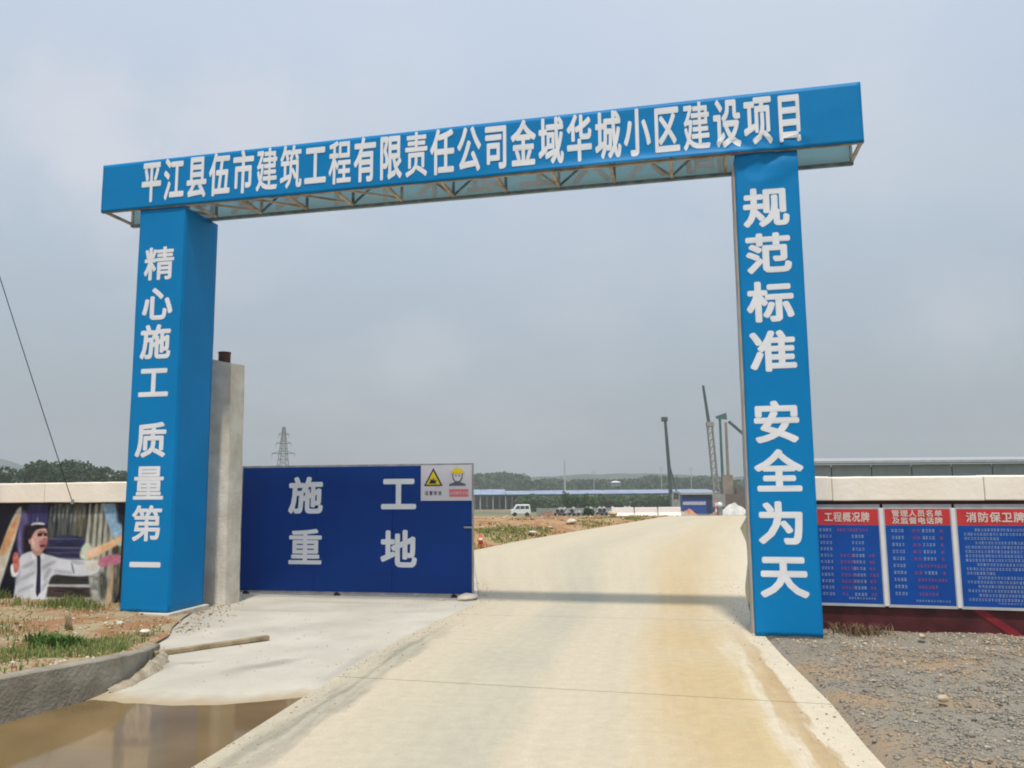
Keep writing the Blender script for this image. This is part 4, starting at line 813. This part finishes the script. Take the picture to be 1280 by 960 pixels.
# white jersey barriers
for i in range(3):
    o = MB()
    pr_ = [(-.24, 0), (.24, 0), (.22, .10), (.09, .25), (.07, .55), (-.07, .55), (-.09, .25), (-.22, .10)]
    L_ = .62; vs = [(-L_, y, z) for y, z in pr_]+[(L_, y, z) for y, z in pr_]; nn = len(pr_)
    o.add(vs, [tuple(range(nn)), tuple(range(2*nn-1, nn-1, -1))]+[(k, k+nn, (k+1) % nn+nn, (k+1) % nn) for k in range(nn)])
    o = bevel(o.build('road_barrier', mat('barrier_white', (.78, .74, .70), .6, .04) if i == 0 else bpy.data.materials['barrier_white']), .02)
    x, y = 6.35+i*1.28, 46.5-.3*i; o.location = (x-.1, y, Hfar(x, y)-.05); o.rotation_euler.z = R(-4)
    tag(o, ['leftmost of the white concrete barriers beyond the verge', 'middle one of the white concrete barriers beyond the verge', 'right one of the white barriers, ending at the road'][i], 'barrier', 'white barriers at the road bend')

# ------------------------------------------------------------------ far yard
def FG(x, y): return Hfar(x, y)-.1
# blue cabin
cbn = empty('site_cabin', (24.4, 108, FG(0, 108)+.25), R(-6)); cbn.scale = (1.05, 1, 1.1); tag(cbn, 'dark blue site cabin with pale banner at the end of the road', 'cabin')
M_cab = mat('cabin_blue', (.004, .055, .30), .5, .1, 1); M_cabd = mat('cabin_dark', (.01, .03, .08), .5, .1, 1)
b = MB(); b.box(-1.8, 0, 0, 1.9, 3, 2.3); b.build('cabin_wall', M_cab, cbn)
b = MB(); b.box(-2.0, -.3, 2.3, 2.05, 3.2, 2.55); b.build('roof', M_greypaint, cbn)
b = MB(); b.box(-1.8, -.04, 1.75, 1.9, -.004, 2.29); b.build('dark_fascia', M_cabd, cbn)
b = MB(); b.box(-1.75, -.06, 1.05, 1.1, -.01, 1.45); b.build('banner', mat('cabin_banner', (.40, .42, .50), .6, .1), cbn)
b = MB(); b.box(1.2, -.05, .1, 1.8, -.01, 1.7); b.build('door', M_cabd, cbn)
def heap(name, x, y, s, h, mt, label, cat='heap', sx=1):
    b = MB(); n_ = 20; m_ = 7; vs = [(0, 0, h)]
    for j in range(1, m_+1):
        for i in range(n_):
            a = 6.283*i/n_; r = j/m_; z = h*(1-r)**.8*(1+.35*fbm(math.cos(a)*r*2+x, math.sin(a)*r*2+y, 1, 3)); rr = s*r*(1+.2*fbm(math.cos(a)+x, math.sin(a), 1.2, 4)); vs.append((math.cos(a)*rr*sx, math.sin(a)*rr, max(-.05, z)))
    fs = [(0, 1+i, 1+(i+1) % n_) for i in range(n_)]+[(1+(j-1)*n_+i, 1+j*n_+i, 1+j*n_+(i+1) % n_, 1+(j-1)*n_+(i+1) % n_) for j in range(1, m_) for i in range(n_)]
    b.add(vs, fs); o = b.build(name, mt); o.location = (x, y, FG(x, y)); return tag(o, label, cat)
heap('earth_heap', 22.6, 105, 1.3, .9, mat('red_fabric', (.40, .10, .07), .8, .3, 2, col2=(.50, .28, .10)), 'reddish heap in front of the blue cabin')
heap('earth_heap', 19.5, 108, 2.4, 1.1, mat('brown_heap', (.20, .11, .07), .9, .3, 1), 'brown heap left of the blue cabin', sx=1.3)
M_paleheap = mat('pale_heap', (.55, .53, .50), .8, .15, 1)
heap('covered_heap', 33.2, 122, 2.4, 1.9, M_paleheap, 'pale covered heap right of the tan drilling mast')
heap('earth_heap', 33.5, 108, 2.2, 1.2, mat('dark_heap', (.16, .12, .08), .9, .3, 1), 'dark brown heap beside the right column edge', sx=1.2)
heap('gravel_heap', 16.0, 85, 2.0, .9, mat('grey_heap', (.30, .27, .22), .9, .2, 1), 'low grey heap behind the white barriers', sx=1.4)

heap('earth_heap', 5.2, 112, 1.3, .9, bpy.data.materials['brown_heap'], 'small brown heap just right of the white van', sx=1.5)
heap('earth_heap', -8.5, 112, 2.6, .8, bpy.data.materials['grey_heap'], 'low grey heap left of the white van', sx=1.5)
heap('earth_heap', 12.6, 92, 1.6, .7, mat('pale_sand_heap', (.46, .40, .30), .9, .2, 1), 'pale sandy heap between the pile stacks and the white barriers', sx=1.4)
b = MB(); b.box(0, 0, -.2, 26, .25, 1.25)
o = b.build('yard_wall', mat('yard_wall_grey', (.26, .27, .25), .9, .2, .4)); o.location = (3.5, 122, FG(0, 122)); tag(o, 'long low grey wall running behind the pile stacks', 'wall')
# white van
van = empty('parked_van', (1.1, 118, FG(0, 118)+.1), R(3)); van.scale = (1.05, 1.05, 1.0); tag(van, 'white minivan parked in the yard seen past the blue gate', 'van')
M_van = mat('van_white', (.72, .74, .74), .3, .03, spec=.5); M_gl = mat('van_glass', (.03, .04, .05), .15, .1, spec=.6)
b = MB(); b.hexa([(-1.35, -.75, .35), (1.35, -.75, .35), (1.35, .75, .35), (-1.35, .75, .35), (-1.38, -.75, 1.0), (1.33, -.75, 1.0), (1.33, .75, 1.0), (-1.38, .75, 1.0)])
b.hexa([(-1.0, -.74, 1.0), (1.31, -.74, 1.0), (1.31, .74, 1.0), (-1.0, .74, 1.0), (-.62, -.66, 1.7), (1.2, -.66, 1.7), (1.2, .66, 1.7), (-.62, .66, 1.7)]); bevel(b.build('body', M_van, van), .06, 3)
for x0, x1, x2, x3 in ((-.82, -.15, -.15, -.52), (-.08, .5, .5, -.08), (.58, 1.12, 1.08, .58)):
    b = MB(); b.add([(x0, -.748, 1.08), (x1, -.748, 1.08), (x2, -.69, 1.52), (x3, -.69, 1.52)], [(0, 1, 2, 3)]); o = b.build('window', M_gl, van); m = o.modifiers.new('t', 'SOLIDIFY'); m.thickness = .02; m.offset = 0
for x_ in (-.85, .85):
    for y_ in (-.76, .62): b = MB(); b.tube([(x_, y_, .3), (x_, y_+.16, .3)], .3, 18); b.build('wheel', M_black, van)
b = MB(); b.box(-1.42, -.6, .35, -1.36, .6, .55); b.build('bumper', M_greypaint, van)

# blue-roofed open shed
bs = empty('open_shed', (20, 196, FG(0, 196)), R(1.0)); tag(bs, 'very long open shed with pale blue roof beyond the yard', 'shed')
M_roofb = mat('pale_blue_roof', (.25, .31, .42), .6, .15, .3); M_pole = mat('pale_pole', (.42, .42, .40), .7, .2, 1)
for i in range(20):
    x = -31+i*3.05; hz = .35 if i < 3 else 0
    b = MB(); b.hexa([(x+.02, -1, 3.5), (x+3.03, -1, 3.5), (x+3.03, 12, 4.2+hz), (x+.02, 12, 4.2+hz), (x+.02, -1, 3.6), (x+3.03, -1, 3.6), (x+3.03, 12, 4.35+hz), (x+.02, 12, 4.35+hz)]); b.build('roof_sheet', M_roofb, bs)
    b = MB(); b.box(x, -.8, 0, x+.2, -.6, 3.46); b.build('pole', M_pole, bs)
    if i < 8: b = MB(); b.box(x+1.5, 2, 0, x+1.9, 2.2, 3.4); b.build('pole', M_pole, bs)
b = MB(); b.box(-31, 11, 0, -14, 11.3, 4.4); b.build('rear_wall', M_darkbar, bs)
b = MB(); b.box(-31, -1.04, 3.2, 30, -1.005, 3.46); b.build('fascia', M_cabd, bs)

# stacks of pipe piles (dark ends)
M_pile = mat('pile_concrete', (.30, .30, .28), .8, .15, 2); M_pend = mat('pile_end', (.03, .02, .03), .8, .2, 2)
for k in range(6):
    xs_ = 5.6+k*1.75; st_ = empty('pile_stack', (xs_, 98+k*.5, FG(0, 98)), R(-6)); nm_ = ['leftmost', 'second', 'third', 'fourth', 'fifth', 'rightmost'][k]
    tag(st_, nm_+' stack of grey pipe piles with black ends, counted from the left', 'pile stack', 'pipe pile stacks in the yard')
    for px_, pz_ in ((-.5, .26), (0.02, .26), (.54, .26), (-.24, .71), (.28, .71)):
        if k in (1, 4) and px_ > .2 and pz_ > .5: continue
        b = MB(); b.tube([(px_, 0, pz_), (px_, 8, pz_)], .26, 12); b.build('pipe_pile', M_pile, st_)
        b = MB(); b.tube([(px_, -.03, pz_), (px_, .0, pz_)], .22, 12); b.build('pile_end', M_pend, st_)

# rigs
M_rigd = mat('rig_dark_teal', (.035, .06, .06), .5, .2, 1); M_rigp = mat('rig_pale', (.25, .25, .225), .7, .2, 1); M_rigt = mat('rig_tan', (.24, .18, .135), .7, .2, 1); M_rigg = mat('rig_green', (.03, .11, .10), .6, .2, 1)
def rig(x, y, label, kind):
    r = empty('piling_rig', (x, y, FG(x, y))); tag(r, label, 'piling rig', 'drilling rigs beyond the yard')
    if kind == 0:
        b = MB(); b.tube([(.3, 0, .5), (.05, 0, 9), (-.45, 0, 19.0)], [.42, .38, .30], 8); b.build('mast', M_rigd, r)
        b = MB(); b.box(-1.2, -.5, 18.7, 0, .5, 19.6); b.build('mast_head', M_rigd, r)
        b = MB(); b.bar((1.8, 0, 2.4), (.1, 0, 10), .22); b.build('stay', M_rigd, r)
        b = MB(); b.box(.2, -1.2, 1.1, 4.6, 1.4, 3.2); b.hexa([(.2, -1.2, 3.2), (1.8, -1.2, 3.2), (1.8, .2, 3.2), (.2, .2, 3.2), (.5, -1.1, 4.2), (1.7, -1.1, 4.2), (1.7, .1, 4.2), (.5, .1, 4.2)]); b.build('machine_body', M_rigp, r)
        b = MB(); b.box(.55, -1.24, 2.6, 1.6, -1.21, 3.9); b.build('cab_window', M_gl, r)
        for s_ in (-1.3, 1.0): b = MB(); b.box(-.6, s_, 0, 4.6, s_+.6, 1.0); bevel(b.build('track', M_black, r), .3, 3)
    elif kind == 1:
        b = MB(); b.tube([(-.35, 0, 17.5), (-1.35, 0, 26.2)], [.36, .26], 8); b.build('upper_mast', M_rigd, r)
        b = MB()
        for q_ in ((-.5, -.45), (.5, -.45), (.5, .45), (-.5, .45)): b.bar((q_[0]+.7, q_[1], 1), (q_[0]-.3, q_[1], 18.5), .2)
        for k in range(12):
            z0 = 1+k*1.45; o0 = .7-k*.083; b.bar((o0-.5, -.45, z0), (o0+.5, -.45, z0+1.45), .12); b.bar((o0+.5, -.45, z0), (o0-.5, -.45, z0), .12); b.bar((o0-.5, .45, z0), (o0+.5, .45, z0+1.45), .12)
        b.build('lattice_mast', M_rigp, r)
        b = MB(); b.box(-.95, -.6, 17.6, .5, .6, 18.5); b.build('mast_head', M_rigp, r)
        b = MB(); b.box(-.6, -1.4, 1.0, 3.4, 1.4, 3.6); b.build('machine_body', M_rigp, r)
        for s_ in (-1.5, .9): b = MB(); b.box(-1.2, s_, 0, 3.6, s_+.6, 1.0); bevel(b.build('track', M_black, r), .3, 3)
    else:
        b = MB(); b.tube([(-.4, 0, 1), (-.5, 0, 19.3)], [.32, .26], 8); b.build('mast', M_rigg, r)
        b = MB(); b.tube([(.75, 0, 1), (.7, 0, 18.4)], [.34, .28], 8); b.build('drill_rod', M_rigt, r)
        b = MB(); b.hexa([(-1.2, -.4, 19.2), (.9, -.4, 19.0), (.9, .4, 19.0), (-1.2, .4, 19.2), (-1.3, -.4, 19.7), (.8, -.4, 20.4), (.8, .4, 20.4), (-1.3, .4, 19.7)]); b.build('mast_head', M_rigg, r)
        b = MB(); b.bar((1.3, 0, 18.6), (6.4, 0, 14.0), .5); b.bar((6.4, 0, 14.0), (9.5, 0, 11.5), .5); b.build('jib', M_rigd, r)
        b = MB(); b.box(-.4, -1.5, 1.0, 3.6, 1.5, 3.6); b.box(2.0, -1.4, 3.6, 3.4, .2, 4.9); b.build('machine_body', mat('rig_brown', (.12, .085, .065), .7, .2, 1), r)
        b = MB(); b.box(-.8, -.8, 7.0, 1.6, .8, 9.2) if False else b.box(-.6, -.6, 3.6, 1.5, .6, 7.5); b.build('rotary_head', M_rigt, r)
        for s_ in (-1.6, 1.0): b = MB(); b.box(-1.2, s_, 0, 3.8, s_+.6, 1.0); bevel(b.build('track', M_black, r), .3, 3)
rig(32.4, 168, 'dark straight mast rig standing alone left of the other rigs', 0)
rig(41.5, 168, 'tallest rig with thin leaning top mast over a pale lattice mast', 1)
rig(43.9, 168, 'rig with green mast, tan drill rod and slanting jib nearest the right column', 2)
# white round tank and red-white post
tk = empty('water_tank', (27.4, 108, FG(0, 108)+.0)); tag(tk, 'small round white tank on a stand at the foot of the rigs', 'tank')
b = MB()
for j in range(9):
    pass
b.tube([(0, 0, 1.35+.42*math.sin(R(-90+180*j/10))) for j in range(11)], [max(.02, .42*math.cos(R(-90+180*j/10))) for j in range(11)], 18); b.build('tank', M_van, tk, smooth=True)
b = MB(); b.box(-.3, -.3, 0, .3, .3, .95); b.build('stand', M_rigp, tk)
mk = empty('marker_post', (26.4, 106, FG(0, 106))); tag(mk, 'slim red and white marker post right of the blue cabin', 'post')
for k in range(5): b = MB(); b.tube([(0, 0, k*.42), (0, 0, k*.42+.415)], .13, 10); b.build('band', M_white if k % 2 else M_pink, mk)

# pylon behind the gate
py = empty('power_pylon', (-79.5, 280, FG(0, 280))); tag(py, 'grey lattice power pylon rising above the blue gate', 'pylon')
b = MB(); hh = 26.5; wf = lambda z: 2.6*(1-z/hh)**1.0*.9+.35
zs = [0, 4, 7.5, 10.5, 13, 15.2, 17.2, 19, 20.7, 22.3, 23.8, 25.2, 26.5]
for z0, z1 in zip(zs, zs[1:]):
    a0, a1 = wf(z0), wf(z1)
    for sx, sy in ((1, 1), (1, -1), (-1, -1), (-1, 1)): b.bar((sx*a0, sy*a0, z0), (sx*a1, sy*a1, z1), .2)
    for sy in (-1, 1): b.bar((-a0, sy*a0, z0), (a1, sy*a1, z1), .12); b.bar((a0, sy*a0, z0), (-a1, sy*a1, z1), .12); b.bar((-a1, sy*a1, z1), (a1, sy*a1, z1), .12)
M_pyl = mat('pylon_steel', (.12, .13, .13), .6, .1, 1); b.build('lattice_tower', M_pyl, py)
for z_, l_ in ((17.2, 3.9), (20.7, 2.6), (23.8, 1.8)):
    for s_ in (-1, 1): b = MB(); b.bar((0, 0, z_), (s_*l_, 0, z_+.15), .22); b.bar((0, 0, z_+1.1), (s_*l_, 0, z_+.2), .16); b.build('cross_arm', M_pyl, py); b = MB(); b.tube([(s_*l_, 0, z_+.1), (s_*l_, 0, z_-1)], .1, 6); b.build('insulator', M_darkbar, py)
ms = MB(); ms.tube([(0, 0, 0), (0, 0, 14.5)], [.35, .22], 8); o = ms.build('communication_mast', M_greypaint); o.location = (18.6, 290, FG(0, 290)); tag(o, 'slim grey mast above the treeline in the middle', 'mast')
for i, (x_, h_) in enumerate(((30, 11), (55, 12.5), (66, 12))):
    o = empty('utility_pole', (x_, 300, FG(0, 300))); tag(o, ['faint utility pole on the treeline right of the slim mast', 'faint utility pole on the treeline just right of the dark straight rig mast', 'faint utility pole on the treeline just left of the blue cabin end'][i], 'utility pole')
    b = MB(); b.tube([(0, 0, 0), (0, 0, h_)], .14, 6); b.build('pole', M_greypaint, o); b = MB(); b.bar((-1.2, 0, h_-.8), (1.2, 0, h_-.8), .14); b.build('cross_arm', M_greypaint, o)
# white far house
hs = empty('house', (42, 330, 1.4)); tag(hs, 'tiny pale house with white roof among the far trees', 'house')
hs.scale = (.6, .62, .4); b = MB(); b.box(-3, 0, -1, 3, 5, 2.6); b.build('wall', M_darkbar, hs); b = MB(); b.add([(-3.4, -.4, 2.6), (3.4, -.4, 2.6), (3.4, 5.4, 2.6), (-3.4, 5.4, 2.6), (-1.5, 2.5, 4.0), (1.5, 2.5, 4.0)], [(0, 1, 5, 4), (1, 2, 5), (2, 3, 4, 5), (3, 0, 4), (3, 2, 1, 0)]); b.build('roof', M_van, hs)
b = MB(); b.box(-1.6, -.03, .4, -.6, .0, 1.6); b.box(.6, -.03, .4, 1.6, 0, 1.6); b.build('window', M_gl, hs)
# cable anchored to the left coping
cp = empty('stay_cable', (0, 0, 0)); tag(cp, 'thin dark stay cable slanting down to the left wall coping', 'cable')
b = MB(); A_ = Vector((-5.93, 10.95, 1.42)); T_ = Vector((-7.43, 8.53, 9.0)); pts_ = []
for k in range(25): t_ = k/24; p = A_.lerp(T_, t_); p.z -= .10*math.sin(math.pi*t_); pts_.append(p)
b.tube(pts_, .0055, 5); b.build('cable', M_black, cp)
b = MB(); b.tube([(A_.x, A_.y, 1.40), (A_.x, A_.y, 1.46)], .02, 8); b.build('anchor', M_steel, cp)
o = MB(); o.tube([(0, 0, -.2), (0, 0, 9.4)], [.15, .11], 12); o = o.build('utility_pole', M_conc); o.location = (-7.5, 8.45, 0); tag(o, 'grey concrete utility pole outside the left edge holding the stay cable', 'utility pole')

# ------------------------------------------------------------------ trees
def leaf_cloud(centres, n, size, squash=1):
    """leaf quads spread through ellipsoid clumps: centres (k,6) = xyz rx ry rz"""
    C_ = np.array(centres); vol = C_[:, 3]*C_[:, 4]*C_[:, 5]; idx = rng.choice(len(C_), n, p=vol/vol.sum()); d = rng.normal(size=(n, 3)); d /= np.linalg.norm(d, axis=1)[:, None]
    r = rng.uniform(.35, 1.08, n)**.45; P_ = C_[idx, :3]+d*r[:, None]*C_[idx, 3:]
    a = rng.normal(size=(n, 3)); a /= np.linalg.norm(a, axis=1)[:, None]; b_ = np.cross(a, rng.normal(size=(n, 3))); b_ /= np.linalg.norm(b_, axis=1)[:, None]
    s_ = size*rng.uniform(.6, 1.4, n)[:, None]; V = np.stack([P_-a*s_, P_+b_*s_*.6, P_+a*s_, P_-b_*s_*.6], 1)
    return V.reshape(-1, 3), (np.arange(n)*4)[:, None]+np.array([0, 1, 2, 3]), np.clip(rng.normal(.4+.25*((idx*37) % 7)/7, .2), 0, 1)
M_leaf = mattr('tree_leaves', [(.022, .045, .016), (.035, .07, .024), (.055, .095, .035), (.08, .12, .05)], .7, .2, .2)
M_leaf2 = mattr('shrub_leaves', [(.04, .08, .025), (.06, .12, .035), (.09, .15, .05)], .7, .2, .2)
M_bark = mat('bark', (.09, .07, .05), .9, .3, 3)
def tree(x, y, h, rx, label, group='trees beyond the left wall', n=4200, cat='tree', mt=None, name='leafy_tree', z=None):
    t = empty(name, (x, y, FG(x, y) if z is None else z)); tag(t, label, cat, group)
    b = MB(); b.tube([(0, 0, 0), (.1, 0, h*.4), (-.05, 0, h*.7)], [.05*h*.5, .035*h*.5, .012*h], 8)
    for k in range(5): a = 6.28*k/5+random.random(); b.tube([(.05, 0, h*(.3+.07*k)), (math.cos(a)*rx*.6, math.sin(a)*rx*.6, h*(.55+.07*k))], [.02*h*.5, .006*h], 5)
    b.build('trunk', M_bark, t)
    cs = []
    for k in range(16):
        a = random.random()*6.28; rr = random.random()**.6*rx*.75; zz = h*random.uniform(.35, .88); f_ = 1-.45*abs(zz/h-.55)/.4
        cs.append((math.cos(a)*rr*f_, math.sin(a)*rr*f_, zz, rx*random.uniform(.3, .48), rx*random.uniform(.3, .48), h*random.uniform(.11, .18)))
    V, F, rr = leaf_cloud(cs, n, h*.035); npmesh('crown', V, F, mt or M_leaf, t, rr)
    return t
# trees beyond left wall: pixel columns 0..155, tops 572..598
TL_ = [(-86, 130, 8.2, 5, 'dark rounded tree at the left edge of the photo'), (-74.5, 128, 9.4, 5.5, 'tallest dark tree, where the stay cable crosses the treeline'), (-68.5, 126, 9.2, 5, 'broad dark tree just right of the stay cable'),
       (-79, 122, 8.2, 5, 'dark tree in front of the hill left of the tallest one'), (-63.5, 126, 8.2, 4.5, 'mid height dark tree halfway between stay cable and column'), (-59.8, 125, 7.4, 4, 'lower dark tree close to the left column'), (-56.5, 127, 7.6, 4, 'small dark tree touching the left edge of the column'),
       (-91, 134, 8.0, 5, 'dark tree partly outside the left picture edge'), (-66, 118, 7.6, 4, 'bushy dark tree in the lower treeline above the coping'), (-52, 128, 7.0, 4, 'dark tree hidden mostly behind the left column')]
for x, y, h, rx, lb in TL_: tree(x, y, h, rx, lb)
# green shrubs in the yard (px 685-715)
for i, (x, s_) in enumerate(((8.2, 1.0), (9.6, .8), (10.9, .9), (12.2, .6))):
    tree(x, 125, 2.9*s_+1.0, 1.0, ['bright green yard tree nearest the white van', 'second green yard tree from the white van', 'third green yard tree from the white van', 'smallest green yard tree, furthest from the van'][i], 'small trees in the yard', 700, mt=M_leaf2, name='young_tree')
# hedge band
cs = [(random.uniform(2, 43), random.uniform(176, 184), -4+random.uniform(.3, 2.5), random.uniform(1, 2.2), 1.2, random.uniform(.6, 1.2)) for _ in range(150)]
V, F, rr = leaf_cloud(cs, 20000, .35); tag(npmesh('hedge', V, F, M_leaf2, None, rr), 'band of bright green scrub in front of the pale blue roofed shed', 'scrub', kind='stuff')
# bush on the verge
V, F, rr = leaf_cloud([(0, 0, .22, .25, .25, .2), (.2, 0, .18, .2, .2, .15)], 500, .05); o = npmesh('bush', V, F, M_leaf2, None, rr); o.location = (4.25, 46.5, Hfar(0, 46.5)+.1); tag(o, 'small round green bush on the sandy strip', 'bush')
# far wood: one mass
cs = []
for _ in range(520):
    y = random.uniform(330, 480); x = random.uniform(-240, 320)*(y/400)
    ang = x/y
    h = 8.0+2.2*fbm(ang*9, 0, 1, 3)+1.6*fbm(ang*40, y*.01, 1, 5)+(2.8 if -.10 < ang < .02 else 0)+ (2.2 if .30 < ang else 0)
    h = h*y/400
    for z_ in (.3, .62, .85): cs.append((x+random.uniform(-3, 3), y, -4+h*z_, random.uniform(4, 7), 4, h*.17))
V, F, rr = leaf_cloud(cs, 60000, 1.0); tag(npmesh('distant_wood', V, F, M_leaf, None, rr), 'hazy dark wood along the horizon behind the yard', 'wood', kind='stuff')
# hills
def hill(cx, cy, rx, ry, h):
    b = MB(); n_ = 48; m_ = 12; vs = []
    for j in range(m_+1):
        for i in range(n_+1):
            s_, t_ = i/n_*2-1, j/m_*2-1; e_ = max(0, (1-s_*s_))*max(0, 1-t_*t_); vs.append((cx+s_*rx, cy+t_*ry, -6+h*e_**.8*(1+.25*fbm(s_*4+cx, t_*3, 1, 6)+.06*fbm(s_*20, t_*10, 1, 7))))
    b.add(vs, [(j*(n_+1)+i, j*(n_+1)+i+1, (j+1)*(n_+1)+i+1, (j+1)*(n_+1)+i) for j in range(m_) for i in range(n_)])
    tag(b.build('hill', M_hill, smooth=True), kind='structure')
M_hill = mat('wooded_hill', (.03, .05, .03), .95, .4, .03, bump=1, bscale=.2)
hill(-620, 860, 160, 90, 44); hill(-250, 900, 330, 90, 20); hill(180, 900, 400, 90, 17)

# ------------------------------------------------------------------ haze
hz = MB(); hz.box(-1600, -70, -12, 1600, 1050, 60); o = hz.build('haze', bpy.data.materials.new('haze')); hm = o.data.materials[0]; hm.use_nodes = True; t = hm.node_tree; t.nodes.clear()
pv = t.nodes.new('ShaderNodeVolumePrincipled'); pv.inputs['Density'].default_value = .0008; pv.inputs['Color'].default_value = (.80, .86, .92, 1); pv.inputs['Anisotropy'].default_value = .3
oo = t.nodes.new('ShaderNodeOutputMaterial'); t.links.new(pv.outputs[0], oo.inputs['Volume']); tag(o, 'thin grey haze over the whole site', 'haze', kind='stuff')
